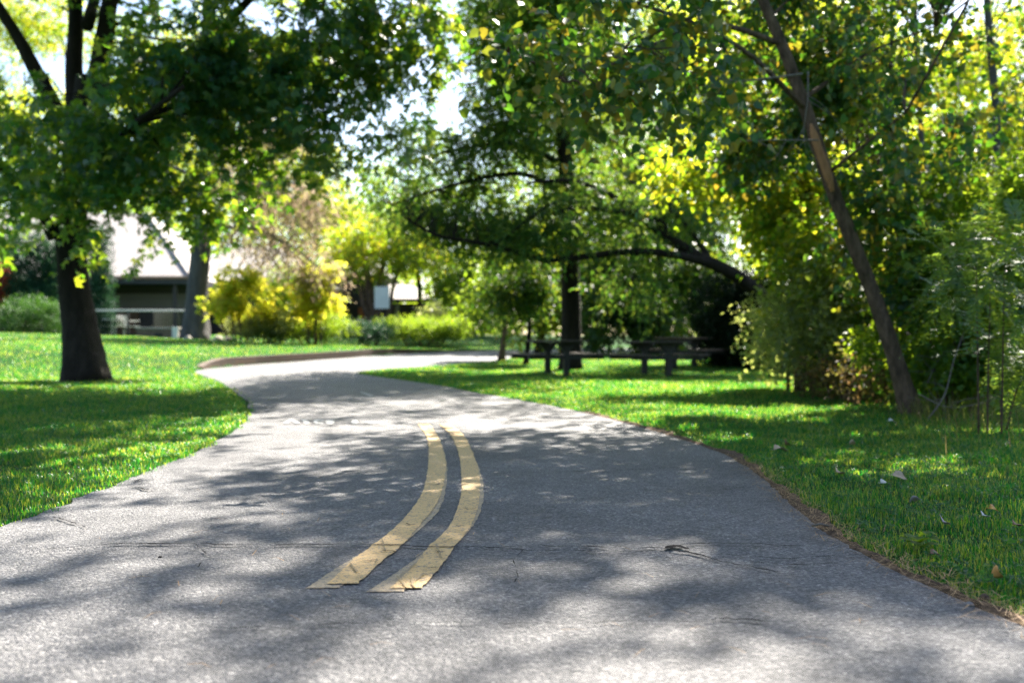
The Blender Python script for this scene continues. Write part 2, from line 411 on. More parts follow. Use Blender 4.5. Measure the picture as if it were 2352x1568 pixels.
def resample(poly, s):
    d = np.r_[0, np.cumsum(np.hypot(*np.diff(poly, axis=0).T))]
    return np.stack([np.interp(s * d[-1], d, poly[:, k]) for k in (0, 1)], -1)


HUMP = np.array([(1550 - CX) / F * 3.55, 3.55])


def path_z(x, y):
    r = np.hypot((x - HUMP[0]) / .16, (y - HUMP[1]) / .10)
    z = ramp(y) + .004 + .014 * np.exp(-r * r) + .004 * np.exp(-((y - 3.62 - .02 * np.sin(x * 4)) / .05) ** 2)
    z = z + .003 * np.sin(x * 2.1 + y * 1.3)
    return z + .003


# stations matched by hand: equal index along both edges
kL = np.interp(np.linspace(0, 1, 700), [0, .62, 1], [0, .28, 1])
d = np.r_[0, np.cumsum(np.hypot(*np.diff(LE, axis=0).T))]; dr = np.r_[0, np.cumsum(np.hypot(*np.diff(RE, axis=0).T))]
ky = [(-4, -4), (0, 0), (5, 5), (10, 10), (15, 13.6), (20, 18), (23, 20.8), (25.5, 22.5), (30, 25), (34, 30), (38, 33.6), (43, 37), (50, 43), (62, 56)]


def at_y(poly, dd, yv):                              # arclength at which the edge reaches y
    return np.interp(yv, poly[:, 1], dd)


yl = np.r_[np.arange(-4, 2, .25), np.arange(2, 6, .03), np.arange(6, 20, .15), np.arange(20, 61.9, .4)]
yr = np.interp(yl, [k[0] for k in ky], [k[1] for k in ky])
rowsL = np.stack([np.interp(yl, LE[:, 1], LE[:, 0]), yl], -1)
rowsR = np.stack([np.interp(yr, RE[:, 1], RE[:, 0]), yr], -1)
rg = np.random.default_rng(3)


def rag(n, amp):
    a = rg.normal(size=n); k = np.ones(5) / 5
    return np.convolve(a, k, 'same') * amp


rowsL[:, 0] += rag(len(yl), .03); rowsR[:, 0] += rag(len(yl), .036)
nc = 70
t = np.linspace(0, 1, nc + 1)[None, :, None]
PV = rowsL[:, None] * (1 - t) + rowsR[:, None] * t
pz = path_z(PV[..., 0], PV[..., 1])
V = np.concatenate([PV, pz[..., None]], -1)
idx = np.arange(V.shape[0] * V.shape[1]).reshape(V.shape[:2])
Q = np.stack([idx[:-1, :-1], idx[:-1, 1:], idx[1:, 1:], idx[1:, :-1]], -1).reshape(-1, 4)
path = tag(mesh_quads('path', V.reshape(-1, 3), Q, M['asphalt'], smooth=True), 'grey worn asphalt path curving left between lawns', kind='structure')


def on_path(u, v, dz):
    D = CH * F / (v - CY)
    for _ in range(4):
        x = (u - CX) / F * D; D = (CH - float(path_z(x, D)) - dz) * F / (v - CY)
    x = (u - CX) / F * D
    return np.array([x, D, float(path_z(x, D)) + dz])


def zoom7(rows):
    return [((x / 1.568 + 1100) / 1.7415, (xr / 1.568 + 1100) / 1.7415, (y / 1.568 + 1600) / 1.7415) for y, x, xr in rows]


def stripe(name, rows, dz, mat, label):
    a = smooth_poly([on_path(l, v, 0)[:2] for l, r, v in rows], 10); b = smooth_poly([on_path(r, v, 0)[:2] for l, r, v in rows], 10)
    n = len(a); s = np.linspace(0, 1, 4)[None, :, None]
    a = a + np.random.default_rng(5).normal(size=a.shape) * .002; b = b + np.random.default_rng(6).normal(size=b.shape) * .002
    X = a[:, None] * (1 - s) + b[:, None] * s
    Z = path_z(X[..., 0], X[..., 1]) + dz
    V = np.concatenate([X, Z[..., None]], -1); idx = np.arange(n * 4).reshape(n, 4)
    Q = np.stack([idx[:-1, :-1], idx[:-1, 1:], idx[1:, 1:], idx[1:, :-1]], -1).reshape(-1, 4)
    o = mesh_quads(name, V.reshape(-1, 3), Q, mat, path); o['label'] = label
    return o


SL = [(1160, 330, 520), (1000, 500, 690), (925, 600, 785), (800, 755, 900), (700, 850, 985), (600, 918, 1040), (500, 948, 1062), (400, 962, 1070), (300, 965, 1050), (220, 945, 1015), (152, 895, 970)]
SR = [(1188, 720, 920), (1050, 870, 1040), (925, 965, 1125), (800, 1090, 1225), (700, 1140, 1268), (600, 1168, 1285), (500, 1170, 1283), (400, 1163, 1265), (300, 1140, 1225), (220, 1100, 1180), (152, 1030, 1100)]
GL = [(1182, 195, 405), (1090, 335, 515), (1000, 480, 680), (925, 590, 775), (800, 752, 925), (700, 848, 1025), (600, 915, 1062), (500, 946, 1077), (400, 960, 1077), (300, 963, 1052)]
GR = [(1205, 575, 805), (1100, 740, 945), (1000, 880, 1060), (925, 955, 1120), (800, 1086, 1235), (700, 1137, 1290), (600, 1165, 1308), (500, 1168, 1300), (400, 1161, 1272)]
stripe('faded_stripe', zoom7(GL), .003, M['ghost_paint'], 'faded old paint beside the nearer-left yellow stripe')
stripe('faded_stripe', zoom7(GR), .003, M['ghost_paint'], 'faded old paint beside the right yellow stripe')
stripe('yellow_stripe', zoom7(SL), .006, M['yellow_paint'], 'left yellow centre stripe with cracked paint')
stripe('yellow_stripe', zoom7(SR), .006, M['yellow_paint'], 'right yellow centre stripe with cracked paint')


def ribbon(poly, w, dz, name, mat, label=None, jag=.4):
    p = np.array([on_path(u, v, 0)[:2] for u, v in poly])
    L = np.hypot(*np.diff(p, axis=0).T).sum(); n = max(int(L / .012), 6)
    p = resample(p, np.linspace(0, 1, n)); r = np.random.default_rng(len(poly) + int(w * 1e4))
    wav = np.convolve(r.normal(size=n + 8), np.ones(9) / 9, 'valid')[:, None] * np.array([.004, .022])[None]
    p = p + wav + r.normal(size=p.shape) * .0012
    tn = np.gradient(p, axis=0); tn /= np.linalg.norm(tn, axis=1)[:, None] + 1e-9
    nn = np.stack([-tn[:, 1], tn[:, 0]], -1)
    ww = w * np.clip(.7 + jag * np.convolve(r.normal(size=n + 4), np.ones(5) / 2.2, 'valid'), .12, 2.5) * sstep(0, .06, np.linspace(0, 1, n)) * (1 - sstep(.9, 1, np.linspace(0, 1, n)))
    a, b = p - nn * ww[:, None], p + nn * ww[:, None]
    X = np.stack([a, b], 1); Z = path_z(X[..., 0], X[..., 1]) + dz
    V = np.concatenate([X, Z[..., None]], -1); idx = np.arange(n * 2).reshape(n, 2)
    Q = np.stack([idx[:-1, 0], idx[:-1, 1], idx[1:, 1], idx[1:, 0]], -1)
    o = mesh_quads(name, V.reshape(-1, 3), Q, mat, path)
    if label: o['label'] = label
    return o


ribbon([(30, 1274), (201, 1257), (330, 1252), (451, 1252), (632, 1255), (790, 1254), (919, 1257), (1045, 1261), (1203, 1266), (1400, 1269), (1493, 1270), (1546, 1269)], .0045, .009, 'crack', M['crack'], 'long crack across the path and both stripes')
ribbon([(1120, 1263), (1240, 1256), (1420, 1262), (1546, 1268)], .0035, .009, 'crack', M['crack'])
ribbon([(1540, 1262), (1600, 1252), (1648, 1251), (1747, 1253), (1857, 1260)], .0032, .009, 'crack', M['crack'])
ribbon([(1540, 1270), (1608, 1281), (1681, 1299), (1740, 1310), (1795, 1321)], .0055, .009, 'crack', M['crack'], 'crack running right from the broken bump')
ribbon([(1640, 1277), (1720, 1281), (1806, 1287), (1930, 1281)], .0032, .009, 'crack', M['crack'])
ribbon([(112, 1193), (150, 1199), (196, 1216)], .006, .009, 'crack', M['crack'], 'short crack near the left lawn edge')
ribbon([(450, 1447), (700, 1440), (1000, 1436), (1300, 1437), (1500, 1432)], .0022, .009, 'crack', M['crack'])
ribbon([(1110, 1090), (1300, 1086), (1480, 1080), (1600, 1074)], .004, .009, 'crack', M['crack'])
ribbon([(1528, 1265), (1543, 1259), (1560, 1258), (1585, 1264)], .006, .009, 'crack', M['crack'], 'broken open top of the asphalt bump', 1.2)
ribbon([(1536, 1269), (1552, 1264), (1572, 1263)], .005, .0095, 'crack', M['crack'], None, 1.2)


def z7(x, y): return ((x / 1.568 + 1100) / 1.7415, (y / 1.568 + 1600) / 1.7415)
M['scuff'] = simple_mat('grey_tyre_scuff', [(.26, .20, .12), (.34, .25, .13)], 60, .8, .2, 200)
for q, w_ in (([(668, 885), (685, 930), (697, 965)], .005), ([(640, 1010), (618, 1060), (600, 1090)], .006), ([(470, 1035), (490, 1065), (515, 1098)], .006), ([(1150, 865), (1060, 900), (990, 925), (930, 965), (870, 1005)], .004),
              ([(1010, 935), (1030, 970), (1050, 1005)], .005), ([(845, 1120), (865, 1155), (880, 1188)], .007), ([(935, 1100), (890, 1140), (850, 1180)], .006), ([(760, 1120), (800, 1165), (850, 1195)], .005), ([(880, 1035), (840, 1075), (790, 1110)], .004)):
    ribbon([z7(*p) for p in q], w_ * .6, .0105, 'tyre_scuff', M['scuff'])
for q in ([(815, 785), (850, 800), (890, 798)], [(640, 968), (700, 960), (760, 975)], [(955, 540), (1000, 546), (1030, 535)], [(1120, 795), (1150, 808), (1190, 803)], [(960, 968), (1010, 966), (1060, 972)], [(900, 1075), (960, 1068), (1020, 1078)], [(1175, 690), (1220, 700), (1262, 694)], [(520, 1020), (570, 1028), (640, 1022)]):
    ribbon([z7(*p) for p in q], .0022, .011, 'crack', M['crack'], None, .9)
for q, w_ in (([(1700, 1300), (1760, 1296), (1850, 1303), (1930, 1298)], .003), ([(1850, 1100), (1790, 1120), (1730, 1118), (1650, 1128)], .003), ([(700, 1090), (820, 1084), (900, 1086)], .0025),
              ([(1500, 1432), (1650, 1428), (1800, 1436), (1980, 1430)], .0025), ([(300, 1120), (340, 1128), (400, 1126)], .005), ([(310, 1108), (330, 1100), (360, 1098)], .008), ([(1203, 1266), (1180, 1290), (1190, 1330), (1160, 1370)], .0018), ([(451, 1252), (470, 1280), (455, 1310)], .0018), ([(1930, 1281), (2000, 1276), (2040, 1284)], .004)):
    ribbon(q, w_, .009, 'crack', M['crack'], None, .9)


def patch(polys, name, mat, label, dz=.007):
    m = MB()
    for poly in polys:
        m.add([on_path(u, v, dz) for u, v in poly], [tuple(range(len(poly)))])
    o = m.build(name, mat, path); o['label'] = label
    return o


patch([[(650, 971), (662, 963), (669, 961), (676, 963), (690, 971), (680, 972), (669, 966), (660, 972)]], 'painted_letter', M['white_paint_road'], 'white chevron letter painted on the path')
patch([[(692, 963), (703, 962), (712, 972), (701, 973)]], 'painted_letter', M['white_paint_road'], 'white slanted letter painted on the path')
patch([[(719, 967), (724, 963), (742, 963), (745, 966), (730, 967), (730, 969), (744, 970), (741, 973), (725, 973)]], 'painted_letter', M['white_paint_road'], 'white open round letter painted on the path')
patch([[(747, 968), (752, 964), (764, 964), (769, 969), (764, 973), (752, 973)]], 'painted_letter', M['white_paint_road'], 'white full round letter painted on the path')
patch([[(806, 970), (809, 965), (818, 964), (823, 969), (819, 973), (810, 973)]], 'painted_letter', M['white_paint_road'], 'small white round mark painted on the path')
patch([[(835, 970), (845, 967), (872, 968), (878, 971), (850, 972)]], 'painted_letter', M['white_paint_road'], 'worn white bar painted on the path')
patch([[(826, 900), (833, 900), (859, 908), (851, 910)]], 'painted_letter', M['white_paint_road'], 'white slanted bar painted farther along the path')

# soil verge along the right edge and pine needles on it
m = MB(); prev = None; rg = np.random.default_rng(21)
ys = np.arange(1.2, 10.5, .05)
xe = np.interp(ys, RE[:, 1], RE[:, 0])
win = np.convolve(rg.normal(size=len(ys) + 8), np.ones(9) / 9, 'valid') * .05; wout = np.convolve(rg.normal(size=len(ys) + 8), np.ones(9) / 9, 'valid') * .09
def vf(y): return np.clip(.55 + .55 * np.sin(y * 3.1 + .6) + .4 * np.sin(y * 7.7 + 1) + .3 * np.sin(y * 15.1), .04, 1.5)
f_ = vf(ys)
X = np.stack([xe - .022 + win * .6, xe + .012 * f_, xe + .03 * f_, xe + .01 + .05 * f_ + wout * .5 * f_], 1); Y = np.repeat(ys[:, None], 4, 1)
Z = np.maximum(gz(X, Y), path_z(X, Y)) + .006 + rg.random(X.shape) * .008
Z[:, 0] = path_z(X[:, 0], Y[:, 0]) - .007
idx = np.arange(X.size).reshape(X.shape)
Q = np.stack([idx[:-1, :-1], idx[:-1, 1:], idx[1:, 1:], idx[1:, :-1]], -1).reshape(-1, 4)
tag(mesh_quads('soil_verge', np.stack([X, Y, Z], -1).reshape(-1, 3), Q, M['dirt'], smooth=True), 'dark bare soil strip along the right path edge', kind='structure')


def blades(name, pos, h, w, mat, lean=.5, label=None, seed=0, flat=False, curl=.3):
    n = len(pos); r = np.random.default_rng(seed)
    th = r.random(n) * 2 * math.pi; dirv = np.stack([np.cos(th), np.sin(th), np.zeros(n)], -1)
    side = np.stack([-np.sin(th), np.cos(th), np.zeros(n)], -1)
    h = np.broadcast_to(h, n) * (.55 + .75 * r.random(n)); w = np.broadcast_to(w, n) * (.7 + .6 * r.random(n))
    ln = lean * (r.random(n) * 1.2)
    if flat:
        up = np.stack([np.zeros(n), np.zeros(n), .05 + .12 * r.random(n)], -1); mid = pos + dirv * h[:, None] * .5 + up * h[:, None] + side * (r.normal(size=n) * .06 * h)[:, None]
        tip = pos + dirv * h[:, None] + up * h[:, None] * .3
    else:
        z = np.array([0, 0, 1.])
        mid = pos + (z * .6 + dirv * (ln * .35)[:, None]) * h[:, None]; tip = pos + (z * (1 - curl * ln)[:, None] + dirv * ln[:, None]) * h[:, None]
    s = side * (w / 2)[:, None]
    V = np.stack([pos - s, pos + s, mid - s * .8, mid + s * .8, tip - s * .15, tip + s * .15], 1).reshape(-1, 3)
    b = np.arange(n)[:, None] * 6
    Q = np.concatenate([b + np.array([0, 1, 3, 2]), b + np.array([2, 3, 5, 4])], 1).reshape(-1, 4)
    return tag(mesh_quads(name, V, Q, mat), label, kind='stuff')


n = 1500
yy = rg.choice(ys, n) + rg.normal(size=n) * .05
yy = np.where(rg.random(n) < .75, 2.0 + (yy - 1.2) * .45, yy)
xx = np.interp(yy, RE[:, 1], RE[:, 0]) + .02 + rg.normal(size=n) * .05
zz = np.maximum(gz(xx, yy), path_z(xx, yy)) + .012
blades('pine_needles', np.stack([xx, yy, zz], -1), .085, .0022, M['needle'], flat=True, label='tan fallen pine needles littering the right path edge', seed=4)
nn = 90
pp = np.array([on_path(u, v, .006) for u, v in zip(rg.uniform(100, 2100, nn), rg.uniform(1000, 1540, nn))])
blades('scattered_needles', pp, .07, .0022, M['needle'], flat=True, label='few single pine needles scattered over the asphalt', seed=5)

# grass
def scatter(n, y0, y1, pw, seed):
    r = np.random.default_rng(seed)
    y = y0 * (y1 / y0) ** (r.random(n) ** pw)
    x = (r.random(n) * 2 - 1) * (.60 * y + .8)
    return x, y


GP, GH, GW = [], [], []
for (n, y0, y1, pw, h, w, sd) in ((260000, 1.9, 7.5, .8, .045, .0035, 1), (340000, 6, 16, .9, .048, .0058, 2), (400000, 14, 46, 1.0, .06, .012, 3)):
    x, y = scatter(n, y0, y1, pw, sd)
    ins = in_poly(x, y, PATHPOLY)
    dd0 = poly_dist(x, y, LE[:140]); keep = ~ins | ((y < 16) & (dd0 < .035 * np.random.default_rng(sd + 9).random(len(x)) * (1 + np.sin(y * 9))))
    x, y, ins = x[keep], y[keep], ins[keep]
    dl = poly_dist(x, y, LEFT[:22]); drr = poly_dist(x, y, RIGHT[:22])
    r = np.random.default_rng(sd + 50)
    edge = .008 + .06 * vf(y)
    keep = np.where(y < 11, (drr > edge * (.6 + .8 * r.random(len(x)))) & ((dl > .006) | ins), (dl > .03) & (drr > .03))
    keep &= np.hypot(x + 8.02, y - 18.8) > .55 + .12 * r.random(len(x))
    keep &= ~((y > 24) & (y < 40) & (dl < .3) & (x < -1))
    x, y = x[keep], y[keep]
    clump = .75 + .35 * np.sin(x * 5.1 + 1.7 * np.sin(y * 3.3)) * np.sin(y * 4.7 + 1.1 * np.sin(x * 2.9))
    GP.append(np.stack([x, y, gz(x, y) - .004], -1)); GH.append(h * clump); GW.append(np.full(len(x), w))
blades('grass', np.vstack(GP), np.concatenate(GH), np.concatenate(GW), M['grass'], .75, 'short green mown grass covering the lawns', 9)


# ------------------------------------------------------------------ foliage
LEAF = {
    'quad': ([(0, 0, 0), (.42, .30, .06), (1, 0, -.04), (.42, -.30, .06)], [(0, 3, 2, 1)]),
    'narrow': ([(0, 0, 0), (.45, .16, .03), (1, 0, -.05), (.45, -.16, .03)], [(0, 3, 2, 1)]),
    'heart': ([(0, 0, 0), (.10, .36, .08), (.5, .37, .07), (1, 0, -.08), (.5, -.37, .07), (.10, -.36, .08)], [(0, 3, 2, 1), (0, 5, 4, 3)]),
    'maple': ([(0, 0, 0), (.5, .2, .03), (1, 0, -.08), (.5, -.2, .03),
               (.14, .16, .02), (.62, .66, -.08), (.42, .22, .03), (.0, .42, -.02),
               (.14, -.16, .02), (.62, -.66, -.08), (.42, -.22, .03), (.0, -.42, -.02)],
              [(0, 3, 2, 1), (0, 6, 5, 7), (0, 11, 9, 10)]),
    'spray': ([(0, 0, 0), (.35, .15, .02), (1, .02, -.16), (.35, -.15, .02)], [(0, 3, 2, 1)]),
}


def unit(a):
    return a / (np.linalg.norm(a, axis=-1, keepdims=True) + 1e-9)


def foliage(name, blobs, n, size, kind, mat, parent, droop=.35, per=12, length=.5, seed=0, shell=.5, frond=False, loc=None, ground_clip=True, flatn=.7, clump=0, cr=.3, rsmax=.4):
    """leaves along short twigs; the twigs fill the blobs (centre, radii, weight)"""
    r = np.random.default_rng(seed)
    if clump:                                        # boughs: each blob is broken into dense tufts with gaps between
        nb = []
        for b in blobs:
            w0 = b[2] if len(b) > 2 else 1.0
            Rm = float(np.prod(b[1]) ** (1 / 3)); k0 = min(cr, rsmax / Rm); m = max(int(clump * (Rm / (k0 * Rm)) ** 2), 3)
            for _ in range(m):
                q = unit(r.normal(size=3)) * r.random() ** .45
                k = k0 * r.uniform(.65, 1.35)
                nb.append((b[0] + q * b[1], b[1] * k * np.array([1, 1, .8]), w0))
        blobs = nb
    B = np.array([(*b[0], *b[1]) for b in blobs], float); W = np.array([b[2] if len(b) > 2 else 1.0 for b in blobs]) * (B[:, 3] * B[:, 4] * B[:, 5]) ** (2 / 3)
    ns = max(n // per, 4)
    bi = r.choice(len(B), ns, p=W / W.sum())
    d = unit(r.normal(size=(ns, 3)))
    rad = r.random(ns) ** shell * (.88 + .25 * r.random(ns))
    cen = B[bi, :3] + d * rad[:, None] * B[bi, 3:]
    out = unit(d * .8 + r.normal(size=(ns, 3)) * .6 + np.array([0, 0, -droop]))
    per_l = per
    t = (np.arange(per_l) + r.random((ns, per_l))) / per_l
    L = length * (.6 + .8 * r.random(ns))
    sag = np.array([0, 0, -1.])[None, None] * (t ** 2)[..., None] * (L * droop * .8)[:, None, None]
    pos = cen[:, None] + out[:, None] * (t * L[:, None])[..., None] + sag
    up = np.array([0, 0, 1.])
    sd = unit(np.cross(out, up) + r.normal(size=out.shape) * .05)
    sign = np.where(np.arange(per_l) % 2 == 0, 1.0, -1.0)[None, :, None]
    if frond:
        u = unit(out[:, None] * .35 + sd[:, None] * sign + r.normal(size=pos.shape) * .08)
        nrm = unit(np.cross(out, sd))[:, None] * np.ones_like(pos) + r.normal(size=pos.shape) * .12
    else:
        u = unit(out[:, None] * .6 + sd[:, None] * sign * .8 + r.normal(size=pos.shape) * .45 + np.array([0, 0, -droop]))
        nrm = up * flatn + r.normal(size=pos.shape) * .55
        pos = pos + r.normal(size=pos.shape) * size * .35
    pos = pos.reshape(-1, 3); u = u.reshape(-1, 3); nrm = nrm.reshape(-1, 3)
    if ground_clip:
        k = pos[:, 2] > gz(pos[:, 0], pos[:, 1]) + .03; pos, u, nrm = pos[k], u[k], nrm[k]
    w = unit(np.cross(nrm, u)); nn = np.cross(u, w)
    sz = size * (.65 + .7 * r.random(len(pos)))
    lv, lf = LEAF[kind]; lv = np.array(lv)
    V = pos[:, None] + sz[:, None, None] * (lv[None, :, :1] * u[:, None] + lv[None, :, 1:2] * w[:, None] + lv[None, :, 2:] * nn[:, None])
    base = np.arange(len(pos))[:, None, None] * len(lv)
    Qs = (base + np.array(lf)[None]).reshape(-1, 4)
    o = mesh_quads(name, V.reshape(-1, 3) - (np.array(loc) if loc is not None else 0), Qs, mat, parent)
    return o, cen


def limb_tube(mb, pts, r0, r1, sides=8, wob=.08, seed=0, n=6):
    p = smooth_poly(pts, n)
    t = np.linspace(0, 1, len(p))
    rn = np.random.default_rng(seed)
    p[1:-1] += rn.normal(size=(len(p) - 2, 3)) * r0 * .02
    mb.tube(p, r0 * (1 - t) + r1 * t if np.ndim(r0) == 0 else np.interp(t, np.linspace(0, 1, len(r0)), r0), sides, wob, seed)
    return p


def twigs(mb, skel, targets, n, r, seed, sag=.12):
    rn = np.random.default_rng(seed); sk = np.vstack(skel)
    for c in targets[rn.choice(len(targets), min(n, len(targets)), replace=False)]:
        w = sk[np.argmin(np.linalg.norm(sk - c, axis=1) + np.maximum(sk[:, 2] - c[2], 0) * .5)]
        L = np.linalg.norm(c - w)
        if L < .15:
            continue
        a = w + (c - w) * .35 + rn.normal(size=3) * L * .08 + np.array([0, 0, L * sag]); b = w + (c - w) * .7 + rn.normal(size=3) * L * .07 + np.array([0, 0, L * sag * .8])
        p = smooth_poly([w, a, b, c], 3)
        rr = min(r, .012 + L * .012)
        mb.tube(p, np.linspace(rr, .004, len(p)), 5)


def tree(name, label, cat, base, trunk, limbs, blobs, nleaf, size, kind, mat, bark, group=None, ntwig=60, twig_r=.03, seed=0, crown_name='crown', flare=1.0, **kw):
    """base: foot; trunk: (points, radii); limbs: list of (points, r0, r1)"""
    loc = np.array(base, float)
    root = thing(name, label, cat, tuple(loc), 0, group)
    mb = MB(); skel = []
    tp, tr = trunk
    p = smooth_poly(np.array(tp, float), 10); t = np.linspace(0, 1, len(p)); rr = np.interp(t, np.linspace(0, 1, len(tr)), tr)
    dist = np.linalg.norm(p - p[0], axis=1)
    rr = rr * (1 + flare * .55 * np.exp(-dist / (tr[0] * 1.6)))
    p[0, 2] -= .08
    mb.tube(p - loc, rr, 20 if tr[0] > .12 else 10, .06 + .16 * np.exp(-dist / (tr[0] * 1.3)), seed)
    skel.append(p)
    for i, (lp, r0, r1) in enumerate(limbs):
        skel.append(limb_tube(mb, np.array(lp, float) - loc, r0, r1, 10 if r0 > .06 else 7, .06, seed + i) + loc)
    o, cen = foliage(crown_name, blobs, nleaf, size, kind, mat, root, seed=seed, loc=loc, **kw)
    tw = MB()
    if ntwig:
        twigs(mb, [s - loc for s in skel], cen - loc, ntwig, twig_r, seed)
    mb.build('trunk', bark, root, smooth=True)
    return root


def B(u, v, D, ru, rv=None, rd=None, w=1.0):          # blob: centre seen at u, v from the path at depth D; radii from its seen size
    rv = rv or ru
    return (P(u, v, D), np.array([ru / F * D, rd or ru / F * D, rv / F * D]), w)


def W(x, y, z, rx, ry, rz, w=1.0):
    return (np.array([x, y, z], float), np.array([rx, ry, rz], float), w)


exec_tables = True
# ---- the big maple on the left lawn
D = 18.8
mb_ = G(200, 876)
maple_limbs = [
    ([P(150, 470, D), P(125, 545, D - .1) + [0, 0, .0], P(95, 490, D - .4), P(20, 405, D - 1.0), P(-120, 300, D - 1.8)][1:], .13, .05),
    ([P(225, 470, D), P(330, 340, D - .3), P(400, 275, D - .6), P(465, 235, D - 1), P(570, 170, D - 1.6), P(720, 120, D - 2.2), P(880, 60, D - 2.8)], .19, .05),
    ([P(185, 380, D), P(170, 180, D + .3), P(172, 0, D + .6), P(150, -300, D + .9), P(120, -700, D + 1)], .2, .06),
    ([P(200, 330, D), P(235, 120, D + .2), P(258, -20, D + .4), P(330, -260, D + .3), P(460, -600, D)], .22, .06),
    ([P(170, 330, D), P(80, 160, D - .4), P(30, 70, D - .6), P(-80, -90, D - 1.0), P(-260, -300, D - 1.4)], .16, .05),
    ([P(230, 210, D), P(330, 180, D - 1), P(440, 130, D - 2.2), P(600, -30, D - 3.2), P(760, -200, D - 4)], .12, .04),
    ([P(250, 0, D), P(420, -150, D - 1.5), P(640, -330, D - 3), P(880, -480, D - 4)], .13, .04),
    ([P(220, 350, D), P(260, 320, D - 2), P(330, 270, D - 4), P(420, 200, D - 5.5)], .09, .03),
    ([P(200, 60, D), P(240, -60, D + 2), P(330, -200, D + 4.5)], .12, .04),
]
maple_blobs = [
    B(60, 300, 17, 120, 70, 1.4, .5), B(230, 290, 15.8, 150, 80, 1.6, .8), B(150, 400, 16.2, 150, 80, 1.2, 1.3), B(330, 390, 16.0, 130, 80, 1.2, 1.2), B(40, 420, 17, 90, 60, 1.0),
    B(200, 505, 16.8, 50, 75, .5, 1.0), B(345, 540, 17.2, 40, 60, .5, .4), B(460, 440, 16.8, 90, 60, 1, .9), B(370, 190, 15.5, 140, 90, 1.6, 1.1), B(520, 300, 16.0, 130, 90, 1.3, 1.2),
    B(500, 70, 15.2, 170, 110, 1.8, 1.5), B(640, 190, 15.5, 130, 110, 1.5, 1.4), B(760, 100, 15.2, 120, 100, 1.5, 1.4), B(700, 300, 16, 90, 80, 1.2, .8), B(600, 390, 16.5, 90, 50, 1, .5),
    B(880, 10, 15.0, 110, 70, 1.4, 1.1), B(950, 110, 15.2, 55, 65, 1, .6), B(990, 10, 15, 60, 50, 1, .7), B(540, 490, 17.4, 60, 40, .8, .3), B(860, 140, 15.4, 50, 50, 1, .45),
    B(800, 240, 15.6, 60, 50, 1, .4), B(740, 370, 16.2, 70, 50, .8, .35), B(880, 320, 16.2, 60, 40, .8, .45), B(960, 260, 15.6, 55, 45, .8, .4), B(1020, 190, 15.2, 40, 60, .8, .5),
    B(330, 40, 20.0, 50, 60, 1.0, .4), B(850, 190, 15.4, 50, 50, 1, .5), B(830, 280, 15.8, 50, 40, .8, .4), B(-60, 520, 18, 80, 70, 1, .5), B(60, 500, 19.5, 60, 30, .8, .3), B(-60, 260, 18, 80, 130, 1, .6),
    W(-8, 17, 9.2, 4.5, 4.0, 2.0, .9), W(-4.5, 16.0, 8.8, 3.4, 3.2, 1.6, 1.1), W(-9, 20, 11.5, 5, 4.5, 2.5, .7), W(-4.5, 20.5, 10.0, 3.6, 3.5, 2, .9), W(-3.0, 13.6, 7.6, 2.2, 2.0, 1.1, 1.5), W(-6.5, 13.5, 8, 2.6, 2.4, 1.4, .8),
    W(-6.0, 23.0, 6.8, 1.2, 1.0, .8, 1), W(-5.2, 24.6, 7.8, 1.2, 1.2, .8, 1), W(-3.6, 10.6, 8.2, 1.8, 1.6, 1.0, 1.3), W(-4.6, 12.6, 7.6, 1.8, 1.6, 1.0, 1.2),
    W(-2.0, 17.0, 8.8, 2.4, 2.4, 1.3, .9), W(-1.2, 14.0, 7.6, 1.8, 1.8, 1.0, 1.5), W(-1.1, 12.2, 8.2, 1.6, 1.6, 1.0, 2.0), W(-2.6, 11.8, 7.9, 1.8, 1.6, 1.0, 1.8), W(-6.5, 23.5, 11, 3.5, 3, 1.8, .7), W(-1.5, 20.5, 10.5, 2.4, 2.4, 1.4, .7),
]
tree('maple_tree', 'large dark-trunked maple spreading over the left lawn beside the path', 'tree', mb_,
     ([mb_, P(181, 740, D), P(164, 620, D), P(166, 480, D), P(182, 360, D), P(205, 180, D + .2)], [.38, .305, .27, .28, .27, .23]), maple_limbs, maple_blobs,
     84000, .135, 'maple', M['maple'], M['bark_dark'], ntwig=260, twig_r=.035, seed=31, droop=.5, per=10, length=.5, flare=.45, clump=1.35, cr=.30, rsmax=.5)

th = np.linspace(0, 2 * math.pi, 60, endpoint=False); rgm = np.random.default_rng(5)
ring = .62 + .07 * np.sin(th * 5) + .06 * rgm.normal(size=60)
vs = [(mb_[0], mb_[1], float(gz(mb_[0], mb_[1])) + .05)] + [(mb_[0] + r_ * math.cos(a), mb_[1] + r_ * math.sin(a), float(gz(mb_[0] + r_ * math.cos(a), mb_[1] + r_ * math.sin(a))) + .006) for a, r_ in zip(th, ring)]
m = MB(); m.add(vs, [(0, 1 + k, 1 + (k + 1) % 60) for k in range(60)])
tag(m.build('soil_patch', M['dirt']), 'bare soil round the foot of the maple', kind='structure')
